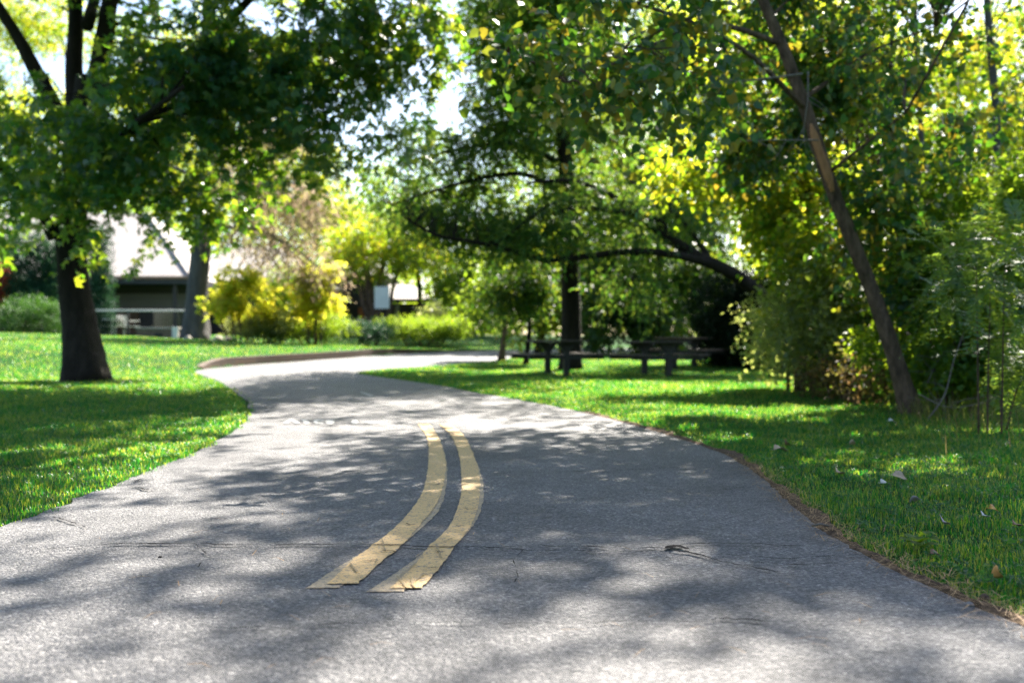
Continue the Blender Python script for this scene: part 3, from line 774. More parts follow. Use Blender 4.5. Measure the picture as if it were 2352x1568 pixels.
# ---- right thicket
gtr = 'trees of the thicket right of the path'
b1 = G(2095, 952)
D = b1[1]
lean_pts = [b1, P(2050, 800, D), P(2008, 680, D), P(1960, 560, D - .1), P(1900, 405, D - .2), P(1850, 250, D - .3), P(1795, 100, D - .4), P(1740, -30, D - .5), P(1660, -260, D - .6), P(1560, -520, D - .5)]
t1 = tree('leaning_tree', 'slender leaning tree with a painted sun dapple on its brown trunk at the right lawn edge', 'tree', b1, (lean_pts, [.105, .084, .078, .074, .07, .064, .056, .05, .042, .03]),
     [([P(1790, 100, D - .4), P(1650, 60, D - 1), P(1480, 110, D - 1.6), P(1300, 160, D - 2), P(1140, 110, D - 2.3)], .03, .008),
      ([P(1850, 250, D - .3), P(1700, 110, D - 1.3), P(1500, 20, D - 2), P(1250, -40, D - 2.4)], .028, .008),
      ([P(1840, 230, D - .3), P(1900, 190, D), P(2000, 120, D + .3), P(2150, 60, D + .3)], .03, .01),
      ([P(1900, 400, D - .2), P(1990, 330, D - .8), P(2080, 260, D - 1.2)], .02, .007)],
     [B(1500, 120, 8, 150, 80, .8, 1.0), B(1300, 130, 7.7, 130, 75, .7, .9), B(1180, 100, 7.6, 60, 40, .5, .6), B(1640, 220, 8.6, 100, 80, .8, .7), B(1590, 30, 8.2, 140, 60, .9, 1.0), B(1400, 20, 8, 140, 50, .8, .8),
      B(1480, 260, 8.4, 120, 50, .7, .45), B(1350, 260, 8.2, 80, 40, .5, .35), B(1980, 90, 9.9, 100, 90, .6, .6), B(2020, 320, 9.6, 70, 100, .5, .9), B(2090, 200, 9.6, 80, 70, .5, .6), B(1900, 10, 10.2, 100, 40, .5, .6), B(1420, 190, 8.0, 160, 60, .8, .8),
      W(2.8, 10.6, 6.4, 1.9, 2.2, 1.1, .42), W(3.4, 12.5, 7.8, 2.6, 2.4, 1.3, .6), W(1.9, 13.4, 7.4, 1.8, 1.8, 1.0, .3), W(5.2, 10.5, 7.0, 2.2, 2.2, 1.3, .5), W(4.2, 9.0, 6.0, 1.6, 1.6, .9, .35)],
     15500, .085, 'heart', M['poplar'], M['bark_brown'], None, 130, .014, 41, droop=.55, per=9, length=.35, flare=.6, clump=.66, cr=.32, rsmax=.30)
# orange strip on the leaning trunk, a dapple of sunlight painted as colour
mb = MB()
sp = smooth_poly([P(1862, 285, D - .37), P(1880, 345, D - .34), P(1900, 400, D - .32), P(1912, 440, D - .3)], 6)
mb.tube(sp - b1, np.interp(np.linspace(0, 1, len(sp)), [0, .15, .7, 1], [.012, .04, .045, .02]), 10, .12, 3)
mb.build('trunk_sun_strip', M['sun_strip'], t1, smooth=True)

trs = [
    ('thicket_tree', 'thin pale upright trunk just right of the leaning tree', (2128, 900), 10.6, [(2128, 900), (2136, 650), (2130, 480), (2115, 300), (2104, 80), (2096, -150), (2085, -500)], [.05, .045, .042, .04, .034, .03, .02], 'bark_grey',
     [B(2150, 120, 10.4, 90, 110, .9, .8), B(2050, 420, 10.2, 60, 100, .7, .6), B(2180, 330, 10.2, 70, 90, .8, .8), B(2040, -60, 10, 160, 80, 1, .8), W(4.6, 11.8, 6.2, 2.2, 2.2, 1.3, .7), W(3.2, 13.2, 8.2, 2.4, 2.4, 1.5, .6)], 9000),
    ('thicket_tree', 'reddish brown forked trunk leaning left behind the leaning tree', (2200, 905), 11.2, [(2200, 905), (2185, 850), (2160, 770), (2120, 640), (2085, 560), (2040, 440), (1990, 300), (1930, 100), (1880, -120)], [.085, .07, .062, .055, .05, .045, .04, .034, .025], 'bark_brown',
     [B(1960, 470, 11.2, 80, 90, .9, .7), B(1900, 150, 11.4, 110, 130, .8, .9), B(1760, 300, 11.6, 100, 120, .8, .9), B(2060, 640, 11, 60, 70, .7, .6), B(1700, 60, 11.4, 130, 90, 1, .6)], 9000),
    ('thicket_tree', 'grey rough trunk rising at the right picture edge', (2270, 868), 14, [(2270, 868), (2285, 600), (2290, 300), (2270, 50), (2250, -300)], [.10, .09, .085, .075, .06], 'bark_grey',
     [B(2200, 520, 14, 110, 110, 1.2, .9), B(2330, 420, 13, 80, 120, 1, .9), B(2290, 640, 13, 100, 100, 1, .9), B(2170, 60, 14, 60, 60, 1, .3), B(2320, 230, 13, 60, 90, 1, .5), B(2200, 270, 13.5, 60, 60, 1, .7), B(2330, 40, 13, 60, 60, 1, .45), W(8, 15, 7.5, 2.6, 2.6, 2, .6), W(5.0, 14.6, 13, 1.7, 1.9, 1.1, 1.3), W(5.9, 16.2, 14, 2.0, 2.0, 1.2, 1.2), W(5.4, 13.4, 12.3, 1.7, 1.5, 1.0, 1.2), W(6.6, 14.4, 12.6, 1.4, 1.3, .9, .8), W(3.3, 12.7, 11.6, .9, .9, .6, .8), W(1.6, 11.2, 10.8, .8, .8, .5, .7), W(2.2, 17.6, 8.6, 1.7, 1.7, .9, .5), W(3.6, 19, 9.5, 1.6, 1.6, 1, .5), W(1.2, 18.6, 8.8, 1.8, 1.4, .9, .5), W(2.8, 20.4, 9.2, 1.8, 1.6, .9, .5), W(.2, 17, 8.4, 1.5, 1.3, .8, .45), W(2.7, 13.2, 11.8, 1.1, 1.1, .6, .8)], 21000),
    ('thicket_tree', 'thin dark sapling stem between the brown and grey trunks', (2222, 880), 12.2, [(2222, 880), (2225, 750), (2215, 600), (2228, 420), (2245, 250)], [.035, .03, .026, .02, .012], 'bark_grey',
     [B(2140, 560, 12, 90, 80, .8, .9), B(2250, 560, 12.3, 70, 90, .8, .8), B(2215, 700, 12, 80, 60, .7, .7)], 5000),
]
for i, (nm, lb, bp, D0, pts, rr, bk, bl, nl) in enumerate(trs):
    b = G(*bp); k = b[1] / D0
    pp = [b] + [P(u, v, b[1]) for u, v in pts[1:]]
    tree(nm, lb, 'tree', b, (pp, rr), [], bl, nl, .085, 'heart', M['poplar'], M[bk], gtr, 70, .012, 60 + i, droop=.5, per=9, length=.35, flare=.6, clump=1.0, cr=.32, rsmax=.36)

# sunny trees behind the thicket and round the lawn's far side
def bg_tree(name, label, u, D, top, blobs, n, size, mat, bark='bark_dark', r=.14, kind='quad', seed=0, group='trees behind the lawns', **kw):
    x = (u - CX) / F * D
    b = np.array([x, D, float(gz(x, D))])
    c = np.mean([q[0] for q in blobs], 0)
    tp = [b, b + [.1, 0, (top - b[2]) * .35], b + [(c[0] - x) * .4, (c[1] - D) * .3, (top - b[2]) * .7], b + [(c[0] - x) * .7, (c[1] - D) * .6, top - b[2]]]
    limbs = []
    rn = np.random.default_rng(seed)
    for q in blobs[:8]:
        k = rn.uniform(.3, .8); s = tp[1] * (1 - k) + tp[2] * k
        limbs.append(([s, s * .5 + q[0] * .5 + [0, 0, .25], q[0]], r * .45, r * .12))
    return tree(name, label, 'tree', b, (tp, [r, r * .8, r * .55, r * .2]), limbs, blobs, n, size, kind, M[mat], M[bark], group, kw.pop('ntwig', 40), r * .2, seed, **kw)


kw = dict(per=9, length=.5, droop=.4, clump=1.35, cr=.33, rsmax=.5)
bg_tree('thicket_tree', 'sunlit yellow-green tree hanging over the dark evergreen bush', 1880, 15.5, 5.2,
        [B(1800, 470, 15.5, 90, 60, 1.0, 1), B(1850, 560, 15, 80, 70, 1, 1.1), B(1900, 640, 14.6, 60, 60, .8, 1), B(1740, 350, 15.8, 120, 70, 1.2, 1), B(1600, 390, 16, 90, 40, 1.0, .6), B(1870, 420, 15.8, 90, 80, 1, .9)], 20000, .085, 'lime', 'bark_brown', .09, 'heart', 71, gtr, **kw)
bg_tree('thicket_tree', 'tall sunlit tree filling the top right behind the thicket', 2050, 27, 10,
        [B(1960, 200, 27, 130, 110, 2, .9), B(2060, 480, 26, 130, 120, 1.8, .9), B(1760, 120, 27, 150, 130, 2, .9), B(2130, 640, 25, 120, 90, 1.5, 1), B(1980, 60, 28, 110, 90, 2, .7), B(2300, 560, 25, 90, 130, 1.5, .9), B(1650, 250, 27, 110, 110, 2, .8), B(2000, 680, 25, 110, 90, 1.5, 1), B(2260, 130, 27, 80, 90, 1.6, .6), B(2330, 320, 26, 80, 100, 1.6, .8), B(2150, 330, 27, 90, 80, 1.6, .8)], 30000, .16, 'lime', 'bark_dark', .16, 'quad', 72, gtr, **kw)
bg_tree('thicket_tree', 'sunlit tree with orange tinged leaves behind the hanging poplar leaves', 1775, 50, 14,
        [B(1480, 120, 50, 170, 130, 3.2, 1), B(1350, 240, 49.5, 130, 100, 2.8, .9), B(1560, 300, 49, 140, 100, 2.8, 1), B(1300, 60, 50, 130, 110, 3, .9), B(1640, 60, 51, 140, 110, 3.2, .8), B(1450, 370, 49, 120, 50, 2.6, .5)], 27000, .25, 'lime', 'bark_dark', .2, 'quad', 73, gtr, per=9, length=.7, droop=.4, clump=1.4, cr=.33, rsmax=.9)

# ---- dark straight conifer beside the picnic tables
b = G(1312, 848); D = b[1]
con_blobs = [B(1060, 425, D + .8, 150, 26, 1.6, 1.1), B(930, 475, D + .8, 90, 26, 1.3, .9), B(1120, 500, D + .9, 120, 24, 1.4, .8), B(1010, 350, D - 1, 130, 28, 1.4, .8), B(1180, 335, D, 150, 32, 1.8, 1), B(1330, 430, D - .3, 110, 26, 1.6, .8), B(1200, 265, D, 130, 28, 1.6, .9),
             B(1170, 195, D + .5, 120, 34, 1.8, 1), B(1290, 150, D + 1, 130, 36, 2, .9), B(1140, 110, D + 1, 90, 34, 1.8, .9), B(1250, 50, D + 1, 120, 36, 2, .8), B(1130, 20, D + 1, 100, 30, 1.8, .8), B(1420, 325, D + .5, 110, 28, 1.6, .6), B(880, 415, D - 1, 60, 24, 1, .6),
             W(1.5, 24, 9.5, 2.6, 2.6, 2.2, .7), W(1.2, 25, 12, 2.2, 2.2, 2.4, .6)]
tree('conifer_tree', 'tall straight dark conifer standing beside the picnic tables', 'tree', b,
     ([b, P(1312, 700, D), P(1308, 560, D), P(1300, 400, D), P(1290, 280, D), P(1280, 50, D + .3), P(1270, -250, D + .5)], [.255, .235, .22, .19, .16, .12, .06]),
     [([P(1305, 450, D), P(1200, 400, D - .5), P(1060, 420, D - .8), P(900, 470, D - 1)], .08, .02), ([P(1300, 380, D), P(1180, 330, D - .6), P(1020, 350, D - 1), P(930, 380, D - 1.2)], .07, .02),
      ([P(1295, 300, D), P(1400, 320, D), P(1480, 380, D - .3)], .06, .02), ([P(1290, 220, D), P(1150, 180, D), P(1060, 200, D)], .06, .02)],
     con_blobs, 46000, .19, 'spray', M['conifer'], M['bark_dark'], None, 130, .03, 81, droop=.25, per=14, length=.5, flare=.4, flatn=.9)

# ---- arching tree with the long level limb
D = 22.8
ba = G(1850, 851)
arch = [P(1850, 849, D), P(1812, 760, D), P(1755, 685, D), P(1700, 640, D), P(1650, 612, D), P(1600, 588, D), P(1550, 555, D), P(1500, 520, D), P(1440, 470, D), P(1374, 436, D - .2), P(1300, 415, D - .3), P(1210, 420, D - .5)]
ba = arch[0].copy(); ba[2] = float(gz(ba[0], ba[1])); arch[0] = ba
tree('arching_tree', 'dark trunk arching left over the picnic tables with a long level limb', 'tree', ba, (arch, [.22, .19, .17, .155, .145, .14, .13, .11, .085, .065, .05, .03]),
     [([P(1640, 607, D), P(1590, 594, D - .2), P(1545, 584, D - .3), P(1477, 577, D - .4), P(1408, 581, D - .5), P(1340, 590, D - .6), P(1254, 598, D - .7), P(1200, 583, D - .8), P(1134, 565, D - .9), P(1066, 552, D - 1), P(998, 538, D - 1.1), P(930, 500, D - 1.2)], .105, .03),
      ([P(1530, 540, D), P(1511, 504, D - .2), P(1408, 484, D - .4), P(1322, 478, D - .5), P(1250, 500, D - .6)], .08, .025),
      ([P(1640, 607, D), P(1560, 500, D + .5), P(1480, 440, D + .6), P(1400, 380, D + .6)], .07, .02),
      ([P(1134, 565, D - .9), P(1180, 530, D - 1.2), P(1260, 470, D - 1.4)], .04, .015)],
     [B(1120, 530, D + .4, 110, 34, .8, .9), B(1010, 500, D + .3, 90, 34, .8, .9), B(1180, 545, D - .8, 70, 25, .8, .6), B(1250, 510, D - .5, 110, 60, 1, .7), B(1380, 470, D, 120, 50, 1, .6),
      B(1450, 640, D, 100, 50, 1.0, .4), B(1460, 550, D, 80, 50, .8, .5), B(1560, 480, D + .5, 80, 50, 1, .5)],
     12000, .16, 'spray', M['conifer'], M['bark_dark'], None, 90, .02, 83, droop=.5, per=14, length=.5, flare=.3, flatn=.6)

# ---- trees at the middle distance behind the tables
bg_tree('slim_tree', 'small slim tree with a pale trunk at the bend of the path', 1152, 30, 3.6, [B(1120, 660, 30, 70, 40, 1.1, 1), B(1190, 640, 30, 60, 45, 1.0, 1), B(1150, 600, 30, 60, 40, 1, .8), B(1090, 700, 30, 40, 30, .6, .6)], 6000, .12, 'shrub', 'bark_brown', .10, 'quad', 91, 'slim trees near the tables', **kw)
bg_tree('slim_tree', 'slim dark leaning tree left of the near picnic table', 1208, 27, 3.4, [B(1190, 680, 27, 60, 50, .9, 1), B(1230, 640, 27, 50, 50, .9, 1), B(1170, 620, 27, 50, 40, .8, .9)], 6000, .12, 'mid', 'bark_dark', .075, 'quad', 92, 'slim trees near the tables', **kw)
gm = 'sunlit trees beyond the picnic tables'
mid = [
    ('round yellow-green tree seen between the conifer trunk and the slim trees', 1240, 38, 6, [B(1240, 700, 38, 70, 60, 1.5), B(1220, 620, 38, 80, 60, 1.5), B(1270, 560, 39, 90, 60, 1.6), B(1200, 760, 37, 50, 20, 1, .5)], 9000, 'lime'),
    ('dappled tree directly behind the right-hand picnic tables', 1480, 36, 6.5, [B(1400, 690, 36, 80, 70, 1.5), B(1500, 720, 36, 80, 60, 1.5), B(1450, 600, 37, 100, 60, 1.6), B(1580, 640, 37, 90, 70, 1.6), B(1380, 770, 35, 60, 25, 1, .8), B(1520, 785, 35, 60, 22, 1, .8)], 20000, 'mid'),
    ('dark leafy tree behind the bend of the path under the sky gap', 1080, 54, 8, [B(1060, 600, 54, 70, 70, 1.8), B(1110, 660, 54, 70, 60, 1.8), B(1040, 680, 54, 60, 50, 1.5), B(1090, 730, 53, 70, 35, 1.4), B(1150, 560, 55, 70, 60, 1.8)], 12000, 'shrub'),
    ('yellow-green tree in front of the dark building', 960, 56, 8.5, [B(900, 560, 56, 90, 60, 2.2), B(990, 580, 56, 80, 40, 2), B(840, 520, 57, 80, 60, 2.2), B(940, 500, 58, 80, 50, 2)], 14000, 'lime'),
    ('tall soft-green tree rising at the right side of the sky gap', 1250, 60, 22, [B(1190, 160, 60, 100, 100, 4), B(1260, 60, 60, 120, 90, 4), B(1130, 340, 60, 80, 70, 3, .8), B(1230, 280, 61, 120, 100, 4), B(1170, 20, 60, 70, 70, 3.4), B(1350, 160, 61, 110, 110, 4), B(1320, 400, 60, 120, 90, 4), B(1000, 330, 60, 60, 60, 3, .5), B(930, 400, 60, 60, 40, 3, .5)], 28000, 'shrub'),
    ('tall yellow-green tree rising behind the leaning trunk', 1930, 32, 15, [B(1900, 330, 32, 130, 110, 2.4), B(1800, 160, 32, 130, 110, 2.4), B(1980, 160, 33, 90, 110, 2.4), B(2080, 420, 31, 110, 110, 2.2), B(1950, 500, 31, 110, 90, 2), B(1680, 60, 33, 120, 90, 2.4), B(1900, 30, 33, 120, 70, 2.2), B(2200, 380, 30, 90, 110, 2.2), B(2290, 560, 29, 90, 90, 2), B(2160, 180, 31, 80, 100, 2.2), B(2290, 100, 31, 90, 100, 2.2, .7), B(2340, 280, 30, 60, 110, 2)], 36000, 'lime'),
    ('tall tree beyond the arching trunk', 1560, 44, 12, [B(1480, 480, 44, 120, 90, 2.4), B(1600, 560, 44, 100, 80, 2.2), B(1640, 400, 45, 120, 90, 2.4), B(1380, 560, 45, 110, 70, 2.2), B(1300, 640, 45, 90, 60, 2), B(1650, 720, 42, 80, 60, 2)], 22000, 'mid'),
]
for i, (lb, u, D, top, bl, n, mt) in enumerate(mid):
    bg_tree('park_tree', lb, u, D, top, bl, n, .19, mt, 'bark_dark', .17, 'quad', 100 + i, gm, ntwig=25, per=9, length=.7, droop=.4, clump=1.4, cr=.33, rsmax=.9)
gl = 'tall trees behind the house'
left_bg = [
    ('sunny tree behind the middle of the house roof', 380, 66, 18, [B(330, 380, 66, 90, 80, 3), B(420, 300, 66, 100, 80, 3), B(450, 420, 65, 80, 70, 2.6), B(350, 240, 67, 90, 70, 3)], 13000, 'lime'),
    ('bright yellow-green tree rising above the house roof', 620, 62, 18, [B(600, 420, 62, 110, 90, 3), B(700, 500, 61, 110, 80, 3), B(560, 330, 63, 110, 80, 3), B(760, 440, 62, 80, 70, 2.6), B(690, 360, 63, 90, 60, 2.8, .8), B(790, 540, 60, 70, 60, 2.4), B(520, 230, 63, 100, 80, 3)], 20000, 'lime'),
    ('sunny tree behind the left end of the house', 60, 64, 18, [B(100, 420, 64, 150, 120, 3.5, .8), B(0, 300, 64, 160, 120, 3.5), B(240, 330, 65, 140, 110, 3.5), B(20, 540, 62, 120, 60, 3, .8), B(-100, 450, 63, 120, 160, 3)], 20000, 'lime'),
    ('tall sunny tree high behind the maple limbs', 180, 75, 30, [B(60, 120, 75, 170, 130, 4, 1.3), B(0, 40, 76, 120, 110, 4), B(260, 100, 75, 160, 130, 4, 1.3), B(400, 260, 75, 140, 110, 4), B(130, 0, 76, 180, 80, 4), B(420, 80, 76, 120, 110, 4, .8), B(-60, 240, 74, 130, 130, 4)], 22000, 'lime'),
]
for i, (lb, u, D, top, bl, n, mt) in enumerate(left_bg):
    bg_tree('tall_tree', lb, u, D, top, bl, n, .26, mt, 'bark_dark', .25, 'quad', 120 + i, gl, ntwig=25, per=9, length=.9, droop=.4, clump=1.4, cr=.34, rsmax=1.5)

# ---- the big grey trunk in front of the house, with browned needles on its low boughs
x = (450 - CX) / F * 38; bp = np.array([x, 38, float(gz(x, 38))]); D = 38
tree('pine_tree', 'thick grey-barked pine in front of the house with browned low boughs', 'tree', bp,
     ([bp, P(452, 690, D), P(458, 600, D), P(470, 500, D), P(478, 380, D), P(480, 200, D), P(480, -100, D)], [.46, .39, .37, .36, .34, .3, .22]),
     [([P(470, 500, D), P(560, 440, D - .5), P(660, 420, D - .8), P(740, 450, D - 1)], .10, .03), ([P(466, 540, D), P(560, 520, D - .8), P(660, 560, D - 1), P(740, 620, D - 1.2)], .09, .03),
      ([P(475, 420, D), P(380, 380, D), P(300, 400, D)], .1, .03), ([P(478, 330, D), P(600, 290, D), P(720, 300, D)], .1, .03)],
     [B(600, 430, D - .6, 80, 45, 1.2, 1), B(700, 460, D - .9, 70, 50, 1.1, 1), B(560, 520, D - .8, 70, 40, 1, 1), B(650, 570, D - 1, 80, 45, 1.1, 1), B(730, 620, D - 1.1, 50, 40, .9, .8), B(540, 380, D, 70, 40, 1, .8), B(620, 300, D, 90, 50, 1.4, .8)],
     13000, .17, 'spray', M['pinkdead'], M['bark_grey'], None, 70, .025, 131, droop=.7, per=12, length=.7, flare=.6, flatn=.2)

# ---- pale multi-stemmed tree by the dark building
x = (858 - CX) / F * 52; bp = np.array([x, 52, float(gz(x, 52))]); D = 52
tree('spreading_tree', 'pale multi-stemmed tree spreading before the dark building', 'tree', bp,
     ([bp, P(858, 720, D), P(850, 690, D), P(845, 640, D), P(830, 560, D)], [.32, .24, .22, .2, .1]),
     [([P(862, 740, D), P(876, 700, D - .2), P(872, 660, D - .2), P(880, 600, D)], .24, .12), ([P(856, 745, D), P(836, 705, D - .2), P(828, 660, D), P(800, 600, D)], .18, .1), ([P(866, 748, D), P(892, 720, D), P(905, 650, D), P(930, 590, D)], .14, .08)],
     [B(860, 590, D, 90, 50, 2, 1), B(800, 570, D, 60, 50, 1.6, .8), B(930, 570, D, 70, 45, 1.6, .8), B(880, 520, D, 90, 45, 2, .7)],
     8000, .2, 'quad', M['lime'], M['bark_brown'], None, 30, .05, 133, droop=.3, per=9, length=.8, flare=.4)

# far wood closing the view, plus added trees behind the camera
fw = []
for k in range(34):
    a = -1.05 + 2.1 * k / 33; Dk = 95 + 12 * math.sin(k * 2.3)
    h = 6.5 + 2 * math.sin(k * 1.7)
    if a < -.28: h = 16 + 4 * math.sin(k)
    elif a > .02: h = 24 + 5 * math.sin(k)
    else: h = 8.5 + 1.5 * math.sin(k * 3)
    fw.append(W(Dk * math.tan(a * .72), Dk, .5 + h * .5, 6, 5, h * .5 + 1))
for k in range(26):  # unseen ring behind the camera, added to cut the sky light
    a = math.radians(100 + 160 * k / 25 + 0); Rk = 30 + 4 * math.sin(k * 1.9); h = 10 + 3 * math.sin(k * 2.7)
    fw.append(W(Rk * math.sin(a), Rk * math.cos(a), h * .5, 4.5, 4.5, h * .5, .9))
o, _ = foliage('far_wood', fw, 130000, .6, 'quad', M['shrub'], None, per=8, length=1.6, seed=140, droop=.3)
tag(o, 'far mass of green trees closing off the park, with an added unseen ring behind', kind='stuff')

# ------------------------------------------------------------------ shrubs
def shrub(name, label, cat, blobs, n, size, kind, mat, bark='bark_brown', stems=7, seed=0, group=None, thick=1.0, **kw):
    c = np.mean([q[0] for q in blobs], 0); x, y = c[0], c[1]
    base = np.array([x, y, float(gz(x, y))])
    root = thing(name, label, cat, tuple(base), 0, group)
    foliage('foliage', blobs, n, size, kind, M[mat], root, seed=seed, loc=base, **kw)
    mb = MB(); r = np.random.default_rng(seed)
    for k in range(stems):
        q = blobs[k % len(blobs)]
        a = np.array([x, y, base[2] - .05]) + np.r_[r.normal(size=2) * .12 * q[1][0], 0]
        a[:2] = a[:2] * .6 + q[0][:2] * .4; a[2] = float(gz(a[0], a[1])) - .03
        e = q[0] + r.normal(size=3) * q[1] * .3; e[2] = max(e[2], a[2] + .2)
        mb.tube(smooth_poly([a - base, (a * .5 + e * .5) + [0, 0, .1] - base, e - base], 4), np.linspace(.03, .008, 9) * thick, 6)
    mb.build('stems', M[bark], root, smooth=True)
    return root


D = 36
shrub('round_shrub', 'clipped round green shrub at the left edge of the lawn', 'shrub', [B(72, 730, 36, 66, 42, 1.0), B(40, 735, 36, 45, 34, .8), B(110, 735, 36, 40, 36, .8)], 9000, .11, 'spray', 'boxwood', seed=150, droop=-.2, per=12, length=.25, shell=.25)
gcd = 'columnar cedars left of the house'
for i, (u, ut, r, dd, lb) in enumerate([(10, 560, 26, 43, 'cedar column at the far left behind the round shrub'), (48, 545, 30, 42, 'tallest cedar column behind the round shrub'), (88, 560, 30, 42, 'cedar column just left of the maple trunk'), (124, 575, 28, 42.5, 'cedar column half hidden behind the maple trunk'), (-30, 560, 26, 43, 'cedar column cut by the left picture edge'), (228, 545, 22, 41, 'narrow cedar column between the maple trunk and the house')]):
    bl = [B(u, v, dd, r * (1 - .45 * k / 5), 30, r / F * dd * (1 - .4 * k / 5)) for k, v in enumerate(np.linspace(755, ut + 15, 6))]
    shrub('cedar_column', 'dense dark ' + lb, 'conifer', bl, 6500, .17, 'spray', 'cedar', seed=160 + i, group=gcd, stems=2, droop=-.6, per=12, length=.4, shell=.3)
shrub('red_shrub', 'red-leaved shrub at the far left picture edge', 'shrub', [B(0, 630, 42, 18, 30, .5), B(10, 650, 42, 16, 24, .5), B(-14, 690, 42, 24, 40, .6)], 2500, .11, 'quad', 'red', seed=170, per=8, length=.3)
gy_ = 'yellow shrubs beside the grey pine'
shrub('yellow_shrub', 'bright yellow-green shrub just right of the grey pine trunk', 'shrub', [B(525, 660, 36, 50, 45, .5), B(560, 640, 36, 55, 40, .5), B(540, 705, 36, 45, 30, .5), B(500, 690, 36, 30, 40, .4), B(600, 680, 36.4, 45, 50, .5, .8)], 2500, .14, 'maple', 'yellow', seed=171, group=gy_, per=8, length=.35, clump=1.25, cr=.36, rsmax=.35, stems=10)
shrub('yellow_shrub', 'golden shrub with orange tips left of the dark building', 'shrub', [B(720, 660, 37, 55, 50, .5), B(690, 700, 37, 50, 30, .5), B(750, 690, 37, 35, 25, .4), B(740, 620, 37.5, 40, 30, .5)], 2500, .14, 'maple', 'yellow', seed=172, group=gy_, per=8, length=.35, clump=1.25, cr=.36, rsmax=.35, stems=10)
shrub('green_shrub', 'dark green shrub between the two yellow shrubs', 'shrub', [B(640, 690, 38, 50, 45, 1), B(610, 735, 37.5, 50, 28, .9), B(660, 640, 38.5, 45, 40, .9)], 5000, .13, 'quad', 'shrub', seed=173, per=9, length=.4)
gj = 'low junipers along the lawn edge'
shrub('juniper', 'bushy grey-green juniper nearest the grey pine', 'juniper', [B(600, 752, 37, 60, 26, .9), B(560, 760, 36.5, 40, 16, .7), B(640, 745, 37, 40, 28, .8)], 6000, .13, 'spray', 'pale', seed=175, group=gj, droop=-.3, per=12, length=.35)
shrub('juniper', 'spreading green juniper in the middle of the bed', 'juniper', [B(700, 757, 38, 60, 22, .9), B(760, 755, 38, 60, 24, .9), B(660, 762, 37.5, 40, 16, .7), B(730, 745, 38.5, 40, 18, .8)], 8000, .13, 'spray', 'shrub', seed=176, group=gj, droop=-.3, per=12, length=.35)
shrub('juniper', 'dark low juniper left of the clipped hedge', 'juniper', [B(830, 765, 39, 45, 15, .8), B(870, 765, 39.5, 30, 13, .7)], 4000, .13, 'spray', 'cedar', seed=177, group=gj, droop=-.3, per=12, length=.3)
shrub('clipped_hedge', 'low clipped yew hedge in front of the dark building', 'hedge', [B(u, 757, 42, 30, 20, .9) for u in (890, 925, 960, 995, 1030, 1050)], 13000, .12, 'spray', 'shrub', seed=178, stems=12, droop=-.3, per=12, length=.25, shell=.3)
shrub('pale_shrub', 'pale flowering shrub rising behind the clipped hedge', 'shrub', [B(985, 735, 44, 30, 22, .7), B(1000, 720, 44, 18, 18, .5)], 2500, .13, 'quad', 'pale', seed=179, per=9, length=.4)
# dark evergreen cave right of the tables
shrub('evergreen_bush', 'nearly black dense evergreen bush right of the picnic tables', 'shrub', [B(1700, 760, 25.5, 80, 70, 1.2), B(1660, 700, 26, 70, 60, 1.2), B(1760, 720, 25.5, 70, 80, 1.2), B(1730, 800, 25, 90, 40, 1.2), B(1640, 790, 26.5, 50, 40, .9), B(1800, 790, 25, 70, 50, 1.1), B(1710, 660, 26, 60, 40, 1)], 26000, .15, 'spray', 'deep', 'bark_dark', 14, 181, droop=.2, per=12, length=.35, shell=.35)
gpb = 'pale bushes at the edge of the thicket'
shrub('pale_bush', 'pale grey-green bush left of the leaning trunk', 'bush', [B(1830, 740, 14.5, 70, 70, .9), B(1780, 720, 15, 50, 50, .8), B(1880, 680, 14.2, 60, 70, .9), B(1800, 800, 14.5, 60, 40, .8), B(1900, 780, 14, 60, 60, .8), B(1850, 630, 14.6, 50, 40, .8, .7)], 9000, .075, 'quad', 'pale', seed=183, group=gpb, per=9, length=.4, droop=.3)
shrub('green_bush', 'green leafy bush behind the leaning trunk', 'bush', [B(1960, 720, 14.5, 60, 90, .9), B(1960, 600, 15, 70, 70, 1), B(2030, 780, 13.5, 60, 70, .8), B(1930, 830, 14, 50, 40, .8)], 8000, .08, 'quad', 'shrub', seed=184, per=9, length=.4)
shrub('leafy_bush', 'broad green leafy bush filling the right picture edge behind the feathery shrubs', 'bush', [B(2180, 640, 10.6, 90, 90, .7), B(2290, 600, 10.4, 90, 110, .7), B(2340, 760, 10.2, 70, 90, .7), B(2230, 760, 10.8, 80, 80, .7), B(2100, 560, 11, 60, 90, .6, .7), B(2330, 440, 10.8, 60, 90, .6, .7), B(2160, 450, 11, 60, 80, .6, .6), B(2120, 820, 10.9, 60, 50, .6, .8), B(2250, 850, 10.6, 80, 40, .6, .8), B(2030, 800, 11.4, 40, 50, .5, .7)], 22000, .06, 'heart', 'shrub', seed=189, per=9, length=.3, droop=.4, clump=1.2, cr=.36, stems=12, thick=.5)
shrub('brown_bush', 'low rust-brown bush at the foot of the thicket', 'bush', [B(1940, 845, 12.6, 60, 25, .6), B(2000, 855, 12, 50, 25, .6), B(1880, 855, 13.2, 40, 18, .5)], 2200, .07, 'quad', 'rust', seed=185, per=8, length=.35)
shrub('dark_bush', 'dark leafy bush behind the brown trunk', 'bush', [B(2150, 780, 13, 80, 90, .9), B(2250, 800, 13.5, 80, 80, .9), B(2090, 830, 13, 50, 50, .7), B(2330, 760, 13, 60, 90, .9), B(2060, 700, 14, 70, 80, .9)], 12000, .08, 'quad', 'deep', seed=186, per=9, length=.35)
gsu = 'feathery shrubs at the right edge'
